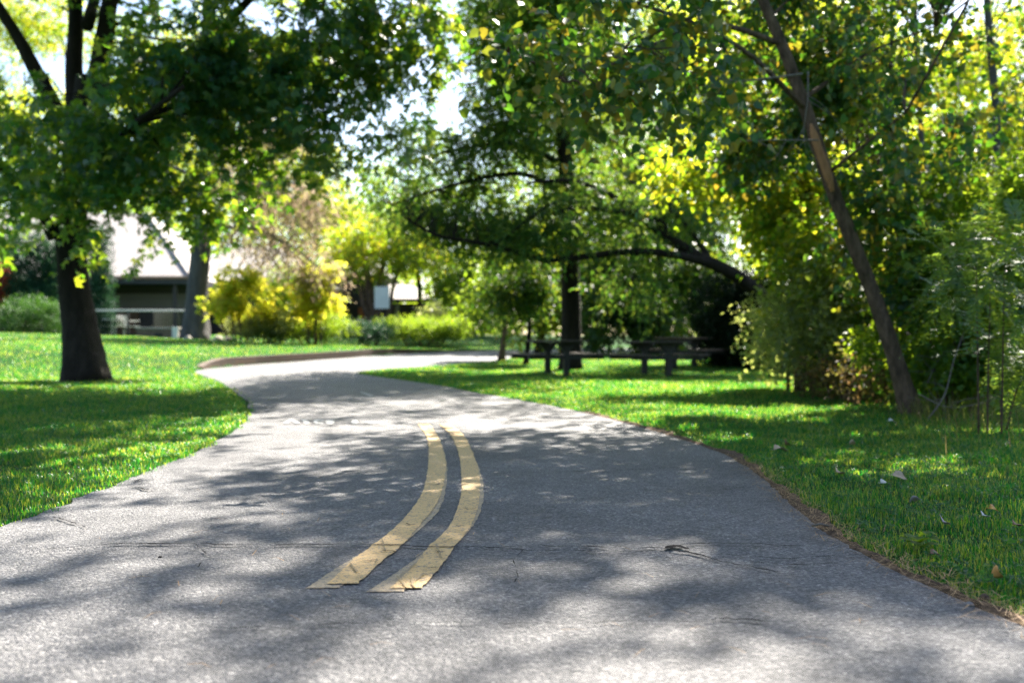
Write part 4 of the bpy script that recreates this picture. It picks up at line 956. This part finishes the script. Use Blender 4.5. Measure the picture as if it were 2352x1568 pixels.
shrub('feathery_shrub', 'feathery-leaved shrub reaching in at the right picture edge', 'shrub', [B(2260, 640, 7.8, 90, 70, .5), B(2330, 560, 7.6, 70, 90, .5), B(2200, 560, 8, 70, 60, .5, .8), B(2340, 700, 7.6, 60, 80, .5)], 4600, .058, 'narrow', 'pinnate', seed=187, group=gsu, frond=True, per=26, length=.34, droop=.25, shell=.6, stems=3, thick=.3)
shrub('feathery_shrub', 'lower feathery shrub with grey-green leaflets above the dry grass', 'shrub', [B(2310, 790, 8.2, 60, 50, .4), B(2350, 830, 8, 40, 40, .4), B(2190, 690, 8.6, 60, 50, .4, .7)], 2300, .055, 'narrow', 'pinnate', seed=188, group=gsu, frond=True, per=24, length=.30, droop=.25, shell=.6, stems=2, thick=.3)

# tall rough grass at the right edge of the thicket
r = np.random.default_rng(190)
pts = []
for u0, v0, su, sv, nn in ((2270, 950, 70, 40, 350), (2180, 965, 60, 20, 160), (2320, 905, 40, 25, 400), (2110, 955, 40, 14, 100)):
    uu = r.normal(u0, su, nn); vv = np.clip(r.normal(v0, sv, nn), 862, 1060)
    DD = .75 * F / (vv - CY); xx = (uu - CX) / F * DD
    pts.append(np.stack([xx, DD, gz(xx, DD)], -1))
blades('rough_grass', np.vstack(pts), .26, .006, M['drygrass'], 1.3, 'long half-dry grass at the foot of the thicket', 191)
# clover and weeds within the right lawn
uu = r.uniform(1500, 2600, 2600); vv = r.uniform(1000, 1400, 2600); DD = .75 * F / (vv - CY); xx = (uu - CX) / F * DD
k = ~in_poly(xx, DD, PATHPOLY) & (poly_dist(xx, DD, RIGHT) > .12) & (np.sin(xx * 6 + 2 * np.sin(DD * 4)) > -.2)
pos = np.stack([xx, DD, gz(xx, DD) + .03], -1)[k]
o, _ = foliage('clover', [(p, np.array([.03, .03, .008]), 1) for p in pos[:900]], 5200, .017, 'quad', M['weed'], None, per=6, length=.02, seed=192, droop=-.2, ground_clip=False, flatn=2.0)
tag(o, 'small clover and weed leaves among the right lawn grass', kind='stuff')

# ------------------------------------------------------------------ retaining wall
mb = MB(); cap = MB()
wl = LE[(LE[:, 1] > 23.9) & (LE[:, 1] < 41)]
wl = resample(wl, np.linspace(0, 1, 90))
tn = np.gradient(wl, axis=0); tn /= np.linalg.norm(tn, axis=1)[:, None]; nn = np.stack([-tn[:, 1], tn[:, 0]], -1)
wtop = ramp(wl[:, 1]) + -.0 + .215 * sstep(23.2, 25.5, wl[:, 1]) * (1 - sstep(34.5, 41, wl[:, 1])) + .015
vs, fs = [], []
for i in range(90):
    a = wl[i] + nn[i] * .01; c = wl[i] + nn[i] * .2; zb = float(ramp(wl[i, 1])) - .1
    vs += [(*a, zb), (*a, wtop[i]), (*c, wtop[i]), (*c, zb)]
for i in range(89):
    for k in range(4):
        fs.append((i * 4 + k, (i + 1) * 4 + k, (i + 1) * 4 + (k + 1) % 4, i * 4 + (k + 1) % 4))
fs += [(0, 1, 2, 3), (89 * 4 + 3, 89 * 4 + 2, 89 * 4 + 1, 89 * 4)]
mb.add(vs, fs)
tag(mb.build('retaining_wall', M['brick']), 'low brown brick retaining wall along the bend of the path', 'wall')

# ------------------------------------------------------------------ picnic tables
M['wood_sunlit'] = simple_mat('sunlit_table_planks', [(.12, .075, .055), (.18, .12, .09)], 6, .6, .3, 60, (1, .15, 1), .4, .004)  # lighter copy of the table wood, sunlight put into its colour


def picnic(label, u, D, rz, L=1.9, wood='wood_dark'):
    x = (u - CX) / F * D; z = float(gz(x, D))
    t = thing('picnic_table', label, 'picnic table', (x, D, z), rz, 'picnic tables under the conifer')
    m = MB()
    for k in range(5):
        m.box(-.375 + k * .152, -.375 + k * .152 + .142, -L / 2, L / 2, .715, .755)
    m.build('tabletop', M[wood], t, bevel=.006)
    for s in (-1, 1):
        m = MB()
        for k in range(2):
            a = s * .70 - .14 + k * .145
            m.box(a, a + .135, -L / 2, L / 2, .43, .47)
        m.build('seat', M[wood], t, bevel=.006)
    for s in (-1, 1):
        y = s * L * .32
        m = MB(); m.box(-.06, .06, y - .05, y + .05, -.02, .66)
        m.add([(-.06, y - .05, .5), (.06, y - .05, .5), (.06, y + .05, .5), (-.06, y + .05, .5), (-.2, y - .045, .66), (.2, y - .045, .66), (.2, y + .045, .66), (-.2, y + .045, .66)],
              [(0, 1, 5, 4), (1, 2, 6, 5), (2, 3, 7, 6), (3, 0, 4, 7), (4, 5, 6, 7), (0, 3, 2, 1)])
        m.build('leg', M['metal_dark'], t)
        m = MB(); m.box(-.35, .35, y - .035, y + .035, .66, .712); m.build('top_support', M['metal_dark'], t)
        m = MB(); m.box(-.84, .84, y - .04, y + .04, .35, .426); m.build('crossbeam', M['metal_dark'], t)
    return t


picnic('dark picnic table just in front of the straight conifer trunk', 1279, 21.5, math.radians(17))
picnic('dark picnic table in the gap right of the conifer trunk', 1507, 21.6, math.radians(20), 1.7)
picnic('far picnic table with sunlit planks beside the dark evergreen bush', 1572, 24.5, math.radians(-35), 1.8, 'wood_sunlit')

# ------------------------------------------------------------------ house
H = thing('house', 'brown single-storey house with pale hip roof behind the maple', 'house', (-18.5, 46, float(gz(-18.5, 46))))
hz = H.location.z
def hl(x, y, z): return (x + 18.5, y - 46, z - hz)
def hbox(m, x0, x1, y0, y1, z0, z1): m.box(x0 + 18.5, x1 + 18.5, y0 - 46, y1 - 46, z0 - hz, z1 - hz)
m = MB(); hbox(m, -27, -15.2, 47, 57, .6, 3.6); m.build('wall', M['siding'], H)
m = MB(); hbox(m, -26.9, -15.3, 46.93, 46.99, 2.28, 3.0); m.build('siding_band', M['siding_light'], H)
m = MB(); hbox(m, -27.6, -14.5, 45.0, 58, 3.36, 3.62); m.build('eave', M['fascia'], H)
m = MB(); hbox(m, -27.7, -14.4, 44.88, 44.99, 3.58, 3.70); m.build('gutter', M['gutter'], H)
m = MB()
R0 = [(-27.7, 45, 3.63), (-14.5, 45, 3.63), (-14.5, 58, 3.63), (-27.7, 58, 3.63), (-27.0, 52.5, 7.5), (-19.2, 52.5, 7.5)]
m.add([hl(*p) for p in R0], [(0, 1, 5, 4), (1, 2, 5), (2, 3, 4, 5), (3, 0, 4)])
roof = m.build('roof', M['shingle'], H)
m = MB(); m.beam(hl(-14.45, 44.97, 3.68), hl(-19.2, 52.5, 7.57), .22, .07); m.build('hip_ridge', M['shingle'], roof)
m = MB(); hbox(m, -15.1, -10.6, 50, 59, .6, 3.7); m.build('wing_wall', M['siding'], H)
m = MB(); R1 = [(-15.6, 49, 3.75), (-10.0, 49, 3.75), (-10.0, 60, 3.75), (-15.6, 60, 3.75), (-15.4, 54, 5.9), (-12.6, 54, 5.9)]
m.add([hl(*p) for p in R1], [(0, 1, 5, 4), (1, 2, 5), (2, 3, 4, 5), (3, 0, 4)]); m.build('wing_roof', M['shingle'], H)
for x0, x1, z0, z1 in ((-16.9, -15.5, 1.25, 2.2), (-21.6, -19.6, 1.25, 2.2), (-24.8, -23, 1.25, 2.2)):
    m = MB(); hbox(m, x0 - .07, x1 + .07, 46.90, 46.99, z1, z1 + .07); hbox(m, x0 - .07, x1 + .07, 46.90, 46.99, z0 - .07, z0); hbox(m, x0 - .07, x0, 46.9, 46.99, z0, z1); hbox(m, x1, x1 + .07, 46.9, 46.99, z0, z1)
    w = m.build('window', M['fascia'], H)
    m = MB(); hbox(m, x0, x1, 46.94, 46.98, z0, z1); m.build('pane', M['glass'], w)
m = MB(); hbox(m, -18.6, -17.6, 46.9, 46.99, .9, 2.25); dr_ = m.build('door', M['doorwood'], H)
m = MB(); m.tube([hl(-17.72, 46.84, 1.5), hl(-17.72, 46.84, 1.62)], .02, 6); m.build('handle', M['rail'], dr_)
for xx_ in (-15.4, -20.0, -24.4):
    m = MB(); hbox(m, xx_, xx_ + .16, 45.2, 45.36, .8, 3.36); m.build('porch_post', M['siding'], H)

# terrace rail, planter, chairs
D = 40; y0 = 40.0
xa, xb = (160 - CX) / F * D, (429 - CX) / F * D
zt = CH + (CY - 713) / F * D
rl = thing('handrail', 'pale metal handrail with thin balusters across the terrace', 'railing', ((xa + xb) / 2, y0, float(gz((xa + xb) / 2, y0))))
ox, oz = rl.location.x, rl.location.z
m = MB(); m.beam((xa - ox, 0, zt - oz), (xb - ox, 0, zt - oz), .10, .07); m.build('top_rail', M['rail'], rl, bevel=.02)
m = MB()
for k in range(40):
    xx_ = xa + (xb - xa) * (k + .5) / 40
    m.tube([(xx_ - ox, 0, .1), (xx_ - ox, 0, zt - oz - .04)], .006, 6)
m.build('balusters', M['metal_dark'], rl)
m = MB(); m.beam((xa - ox, 0, .1), (xb - ox, 0, .1), .04, .04); m.build('bottom_rail', M['metal_dark'], rl)
for xx_ in (xa, (xa + xb) / 2, xb):
    m = MB(); zg = float(gz(xx_, y0)) - oz; m.box(xx_ - ox - .03, xx_ - ox + .03, -.03, .03, zg - .05, zt - oz - .036); m.build('post', M['metal_dark'], rl)
D = 39.3
xa, xb = (318 - CX) / F * D, (412 - CX) / F * D; zg = float(gz((xa + xb) / 2, D))
pl = thing('brick_planter', 'low tan brick planter wall left of the grey pine', 'planter', ((xa + xb) / 2, D, zg))
w2 = (xb - xa) / 2
m = MB(); m.box(-w2, w2, -.2, .2, -.1, .36); m.build('brick_body', M['redbrick'], pl)
m = MB(); m.box(-w2 - .04, w2 + .04, -.24, .24, .362, .43); m.build('coping', M['stone'], pl, bevel=.01)
m = MB(); m.box(w2 - .2, w2 + .03, -.27, -.203, -.1, .44); m.build('end_post', M['white'], pl, bevel=.01)
m = MB(); m.box(-.1, .22, -.205, -.19, .05, .2); m.build('vent', M['metal_dark'], pl)


def chair(label, u, D, rz):
    x = (u - CX) / F * D
    t = thing('patio_chair', label, 'chair', (x, D, float(gz(x, D))), rz, 'metal patio chairs on the terrace')
    m = MB(); m.box(-.25, .25, -.24, .24, .42, .45); m.build('seat', M['rail'], t, bevel=.01)
    m = MB()
    for k in range(5): m.beam((-.2 + .1 * k, .26, .46), (-.2 + .1 * k, .34, .86), .05, .012)
    m.beam((-.26, .345, .86), (.26, .345, .86), .04, .05); m.build('backrest', M['rail'], t)
    for sx in (-1, 1):
        m = MB(); m.tube([(sx * .27, -.2, .66), (sx * .27, .3, .66)], .018, 6); m.build('armrest', M['rail'], t)
        for sy in (-1, 1):
            m = MB(); m.tube([(sx * .24, sy * .22, .42), (sx * .27, sy * .25, -.03)], .016, 6); m.build('leg', M['rail'], t)
    return t


chair('metal patio chair next to the maple trunk behind the handrail', 240, 41, .6)
chair('metal patio chair at the middle of the terrace handrail', 275, 41.3, -2.4)
chair('metal patio chair nearest the brick planter', 305, 40.8, 2.2)
x = (258 - CX) / F * 40.8
t = thing('patio_table', 'small round metal table between the patio chairs', 'table', (x, 40.8, float(gz(x, 40.8))))
m = MB(); m.tube([(0, 0, .70), (0, 0, .73)], .42, 24); m.build('tabletop', M['rail'], t)
m = MB(); m.tube([(0, 0, -.03), (0, 0, .70)], .03, 8); m.build('pedestal', M['rail'], t)
m = MB(); m.tube([(0, 0, -.02), (0, 0, .03)], .24, 20); m.build('foot', M['rail'], t)
# pale stones round the pine foot
for i, (u, v, s, lb) in enumerate(((430, 768, .16, 'pale stone at the left foot of the grey pine'), (500, 762, .22, 'larger pale stone right of the grey pine foot'), (525, 763, .2, 'pale stone under the yellow shrub by the pine'))):
    x = (u - CX) / F * 37; z = float(gz(x, 37))
    m = MB(); r = np.random.default_rng(200 + i)
    pts = [(0, 0, -.1), (0, 0, 0), (0, 0, .5), (0, 0, .8), (0, 0, .95)]
    m.tube([(r.normal() * .02, r.normal() * .02, s * p[2]) for p in pts], np.array([.9, 1.0, .9, .6, .2]) * s, 10, .2, i)
    o = m.build('stone', M['stone'], smooth=True); o.location = (x, 37, z)
    tag(o, lb, 'stone', 'stones round the pine')

# ------------------------------------------------------------------ dark building beyond the hedge
bx, by = -8.2, 60.0
bz = float(gz(bx, by))
K = thing('pavilion', 'dark low pavilion with orange door beyond the hedge', 'building', (bx, by, bz))
m = MB(); m.box(-2.6, .3, 0, 6, -.2, 3.4); m.build('wall', M['siding'], K)
m = MB(); m.box(.303, 2.9, .1, 6, -.2, 1.95); m.build('low_wing_wall', M['siding'], K)
m = MB(); m.box(-3.2, .6, -1.2, 6.6, 3.4, 3.62); m.build('eave', M['fascia'], K)
m = MB(); m.add([(-3.3, -1.3, 3.625), (.7, -1.3, 3.625), (.7, 6.7, 3.625), (-3.3, 6.7, 3.625), (-2.2, 2.5, 4.7), (-.4, 2.5, 4.7)], [(0, 1, 5, 4), (1, 2, 5), (2, 3, 4, 5), (3, 0, 4)])
m.build('roof', M['shingle'], K)
m = MB(); m.box(.62, 3.4, -1.6, -1.5, 1.96, 2.16); m.build('low_fascia', M['fascia'], K)
m = MB(); m.add([(.62, -1.62, 2.17), (3.45, -1.62, 2.17), (3.45, 4, 2.17), (.62, 4, 2.17), (.62, 1.6, 3.2), (2.0, 1.6, 3.2)], [(0, 1, 5, 4), (1, 2, 5), (2, 3, 4, 5), (3, 0, 4)])
m.build('low_roof', M['shingle'], K)
m = MB(); m.box(-1.05, -.45, -.06, -.005, .0, 1.7); dd_ = m.build('door', M['orange'], K)
m = MB(); m.tube([(-.55, -.1, .8), (-.55, -.1, .95)], .02, 6); m.build('handle', M['rail'], dd_)
m = MB(); m.box(-1.12, -1.06, -.07, -.005, 0, 1.78); m.box(-.44, -.38, -.07, -.005, 0, 1.78); m.build('door_frame', M['fascia'], K)
for x0 in (1.0, 2.0):
    m = MB(); m.box(x0, x0 + .55, .05, .095, .5, 1.7); w = m.build('window', M['fascia'], K)
    m = MB(); m.box(x0 + .06, x0 + .49, .035, .048, .56, 1.64); m.build('pane', M['glass'], w)
for x0, zt_ in ((-2.0, 3.4), (.1, 3.4), (1.45, 1.96), (2.8, 1.96)):
    yy_ = -1.1 if zt_ > 3 else -1.48
    m = MB(); m.box(x0 - .09, x0 + .09, yy_, yy_ + .18, -.2, zt_); m.build('porch_post', M['siding_light'], K)
# white notice panel on a post
x = (874 - CX) / F * 50; zg = float(gz(x, 50))
t = thing('notice_panel', 'blank white square panel on a post beside the pale tree', 'sign', (x, 50, zg))
m = MB(); m.box(-.30, .44, -.03, .03, 1.75 + .75 - zg - .1, 2.75 + .75 - zg + .0); m.build('panel', M['white'], t, bevel=.01)
m = MB(); m.tube([(.07, .06, -.1), (.07, .06, 3.3 - zg)], .04, 8); m.build('post', M['metal_dark'], t)

# ------------------------------------------------------------------ small things on lawn and path
def fallen_leaf(label, u, v, size, mat, rz, tilt=.35, cup=.35, nm='fallen_leaf', lift=.025):
    g = G(u, v); m = MB()
    prof = [(0, .05), (.15, .34), (.35, .44), (.55, .40), (.8, .22), (1, .02)]
    vs, fs = [], []
    rr = np.random.default_rng(int(u))
    for i, (a, w) in enumerate(prof):
        for s in (-1, -.5, 0, .5, 1):
            e = w * s * (1 + .12 * rr.normal() * (abs(s) == 1))
            vs.append(((a - .5) * size, e * size, (cup * (s * s) * w + .10 * math.sin(a * 5) + .02 * rr.normal()) * size))
    for i in range(len(prof) - 1):
        for k in range(4): fs.append((i * 5 + k, i * 5 + k + 1, (i + 1) * 5 + k + 1, (i + 1) * 5 + k))
    m.add(vs, fs); o = m.build(nm, M[mat], smooth=True)
    md = o.modifiers.new('thick', 'SOLIDIFY'); md.thickness = .0008
    st = MB(); st.tube([(-.5 * size, 0, .0), (-.75 * size, .03 * size, .02 * size)], .0012, 5); s_ = st.build('stalk', M[mat], o)
    o.location = (g[0], g[1], g[2] + lift); o.rotation_euler = (tilt, tilt * .4, rz)
    return tag(o, label, 'leaf', 'fallen leaves on the right lawn')


fl = [('large pale tan leaf lying flat near the path bend', 1795, 1047, .11, 'leaf_tan', .3, .1), ('dark curled leaf standing just behind the large tan leaf', 1806, 1030, .07, 'leaf_brown', 1.3, .9), ('small tan leaf upright in shade left of the sunny weeds', 1957, 1030, .055, 'leaf_tan', 1.9, .8),
      ('tan leaf half sunk in the grass right of the path edge', 1927, 1102, .065, 'leaf_tan', .9, .5), ('bleached white leaf raised on a grass tuft', 2034, 1128, .06, 'leaf_pale', .4, .3), ('narrow tan leaf tilted beside the white leaf', 2066, 1112, .075, 'leaf_tan', -.5, .4),
      ('round mauve-grey leaf in the middle of the lawn', 2101, 1169, .055, 'leaf_mauve', 2.2, .5), ('crumpled mauve leaf above the broad-leaved weed', 2168, 1222, .055, 'leaf_mauve', 1.0, .6), ('yellow leaf with brown spots near the right picture edge', 2283, 1191, .05, 'leaf_yellow', .2, .5),
      ('white papery leaf below the spotted yellow leaf', 2262, 1206, .045, 'leaf_pale', .8, .4), ('orange tube-like leaf standing in the near grass', 2286, 1350, .05, 'leaf_orange', 1.5, 1.2), ('brown dry leaf at the far right above the near grass', 2335, 1228, .05, 'leaf_brown', .7, .4),
      ('dark brown leaf below the broad-leaved weed', 2150, 1300, .045, 'leaf_brown', .2, .3), ('pale leaf in shade beneath the leaning tree', 2050, 978, .08, 'leaf_pale', .2, .3)]
for a in fl:
    fallen_leaf(*a, lift=.04 if a[1] != 2286 else .045)
x = G(2113, 1268)
wd = thing('broadleaf_weed', 'broad-leaved weed rosette at the right path edge', 'weed', tuple(x))
r = np.random.default_rng(210)
for k in range(11):
    a = k * 2.4; L = .045 + .03 * r.random(); m = MB(); vs = []; fs = []
    for i, (t_, w_) in enumerate(((0, .08), (.25, .14), (.5, .34), (.75, .32), (1, .03))):
        for s in (-1, 0, 1):
            xx_ = t_ * L * 1.1; vs.append((xx_ * math.cos(a) - s * w_ * L * math.sin(a), xx_ * math.sin(a) + s * w_ * L * math.cos(a), .014 + (.03 + .03 * (k % 4) / 3) * math.sin(t_ * 2.4) * (.5 + r.random() * .02) + .06 * L * abs(s) + .02 * (k % 3)))
    for i in range(4):
        for k2 in range(2): fs.append((i * 3 + k2, i * 3 + k2 + 1, (i + 1) * 3 + k2 + 1, (i + 1) * 3 + k2))
    m.add(vs, fs); m.build('leaf', M['shrub'], wd, smooth=True)


def lump(name, label, cat, u, v, s, mat, sq=.7, seed=0):
    g = G(u, v); z = max(g[2], float(path_z(g[0], g[1])))
    m = MB(); m.tube([(0, 0, -.4 * s * sq), (0, 0, -.1 * s), (0, 0, .3 * s * sq), (0, 0, .75 * s * sq), (0, 0, s * sq)], np.array([.6, 1, 1, .65, .15]) * s, 10, .25, seed)
    o = m.build(name, M[mat], smooth=True); o.location = (g[0], g[1], z + .1 * s)
    return tag(o, label, cat)


lump('pebble', 'blue-grey pebble lying on the soil at the path edge', 'pebble', 2227, 1396, .013, 'pebble', .8, 1)
lump('pine_cone', 'small dark pine cone at the edge of the near grass', 'pine cone', 2262, 1388, .017, 'cone', 1.4, 2)
lump('asphalt_crumb', 'black crumb of asphalt on the sunny part of the path', 'pebble', 368, 1306, .007, 'crack', .7, 3)
g = G(1884, 1222); m = MB(); m.tube([(-.035, -.01, .012), (0, .004, .016), (.035, 0, .01)], [.004, .005, .003], 7, .1)
o = m.build('stick', M['twig'], smooth=True); o.location = (g[0], g[1], max(g[2], float(path_z(g[0], g[1]))) + .006); tag(o, 'short grey stick lying on the path edge', 'stick')

# dead bare twigs hanging about the leaning tree
def deadtwig(label, pts, D, r, side=()):
    p = [P(u, v, D + k) for u, v, k in pts]; base = p[0]
    m = MB(); q = smooth_poly(np.array(p) - base, 6); m.tube(q, np.linspace(r, r * .35, len(q)), 6, .08)
    rn = np.random.default_rng(int(pts[0][0]))
    for k in range(6):
        i = rn.integers(len(q) // 4, len(q) - 1); e = q[i] + np.array([rn.normal() * .22, rn.normal() * .15, rn.normal() * .2])
        m.tube(smooth_poly([q[i], (q[i] + e) / 2 + rn.normal(size=3) * .03, e], 4), np.linspace(r * .45, .0015, 9), 5)
    o = m.build('dead_branch', M['twig'], smooth=True); o.location = tuple(base)
    return tag(o, label, 'branch', 'dead branches about the leaning tree')


deadtwig('bare grey branch reaching left from the upper leaning trunk', [(1842, 170, 0), (1780, 178, -.2), (1700, 186, -.4), (1610, 178, -.6), (1540, 250, -.7)], 9.7, .012)
deadtwig('straight bare branch reaching left at mid-height of the leaning trunk', [(1880, 322, 0), (1790, 322, -.2), (1690, 323, -.4), (1640, 320, -.5)], 9.75, .008)
deadtwig('thin dead twig hanging down across the leaning trunk', [(1856, 165, -.2), (1855, 230, -.25), (1846, 300, -.2), (1850, 340, -.2)], 9.6, .007)
deadtwig('dead branch arching from the ground right of the leaning trunk', [(2130, 965, -.4), (2170, 905, -.3), (2190, 830, -.2), (2215, 760, 0)], 9.8, .009)
deadtwig('dead branch slanting up right behind the leaning trunk base', [(2130, 880, .2), (2160, 820, .2), (2230, 750, .3)], 10.2, .008)
deadtwig('long thin dead branch lying low over the rough grass', [(2110, 905, 0), (2180, 935, -.5), (2270, 920, -1), (2370, 880, -1.5)], 9.6, .007)
# pale weathered log at the right edge
g = G(2310, 868); m = MB(); q = np.array([(-.5, 0, .10), (-.2, .02, .12), (.2, 0, .11), (.7, .03, .10)])
m.tube(q, [.09, .1, .1, .08], 12, .1, 5); o = m.build('log', M['stone'], smooth=True); o.location = tuple(g); tag(o, 'pale weathered log at the right edge behind the dry grass', 'log')

# ------------------------------------------------------------------ light, sky, camera
EL, AZ = math.radians(47), math.radians(22)            # the sun stands behind the scene, to the right
sd = Vector((math.sin(AZ) * math.cos(EL), math.cos(AZ) * math.cos(EL), math.sin(EL)))
w = bpy.data.worlds.new('World'); C.world = w; w.use_nodes = True
nt = w.node_tree; bg = nt.nodes['Background']; sky = nt.nodes.new('ShaderNodeTexSky'); sky.sky_type = 'NISHITA'
sky.sun_disc = False; sky.sun_elevation = EL; sky.sun_rotation = AZ; sky.air_density = 1.0; sky.dust_density = 1.2
nt.links.new(sky.outputs[0], bg.inputs[0]); bg.inputs[1].default_value = .068
ld = bpy.data.lights.new('sun', 'SUN'); ld.energy = 5.0; ld.angle = math.radians(.5); ld.color = (1, .93, .82)
lo = bpy.data.objects.new('sun', ld); COL.objects.link(lo); lo.rotation_euler = sd.to_track_quat('Z', 'Y').to_euler(); lo.location = sd * 60
cd = bpy.data.cameras.new('camera'); cam = bpy.data.objects.new('camera', cd); COL.objects.link(cam)
cam.location = (0, 0, CH); cam.rotation_euler = (math.radians(90), 0, 0)
cd.lens = 35; cd.sensor_width = 36; cd.clip_start = .05; cd.clip_end = 3000
cd.dof.use_dof = True; cd.dof.focus_distance = 3.9; cd.dof.aperture_fstop = 2.0
C.camera = cam
C.view_settings.view_transform = 'Standard'; C.view_settings.look = 'None'; C.view_settings.exposure = 2.38; C.view_settings.gamma = 1
C.render.engine = 'CYCLES'
cy = C.cycles
cy.max_bounces = 8; cy.diffuse_bounces = 4; cy.glossy_bounces = 2; cy.transmission_bounces = 4; cy.transparent_max_bounces = 4
cy.use_adaptive_sampling = False; cy.use_denoising = True; cy.denoising_prefilter = 'NONE'; cy.caustics_reflective = False; cy.caustics_refractive = False
cy.sample_clamp_indirect = 6
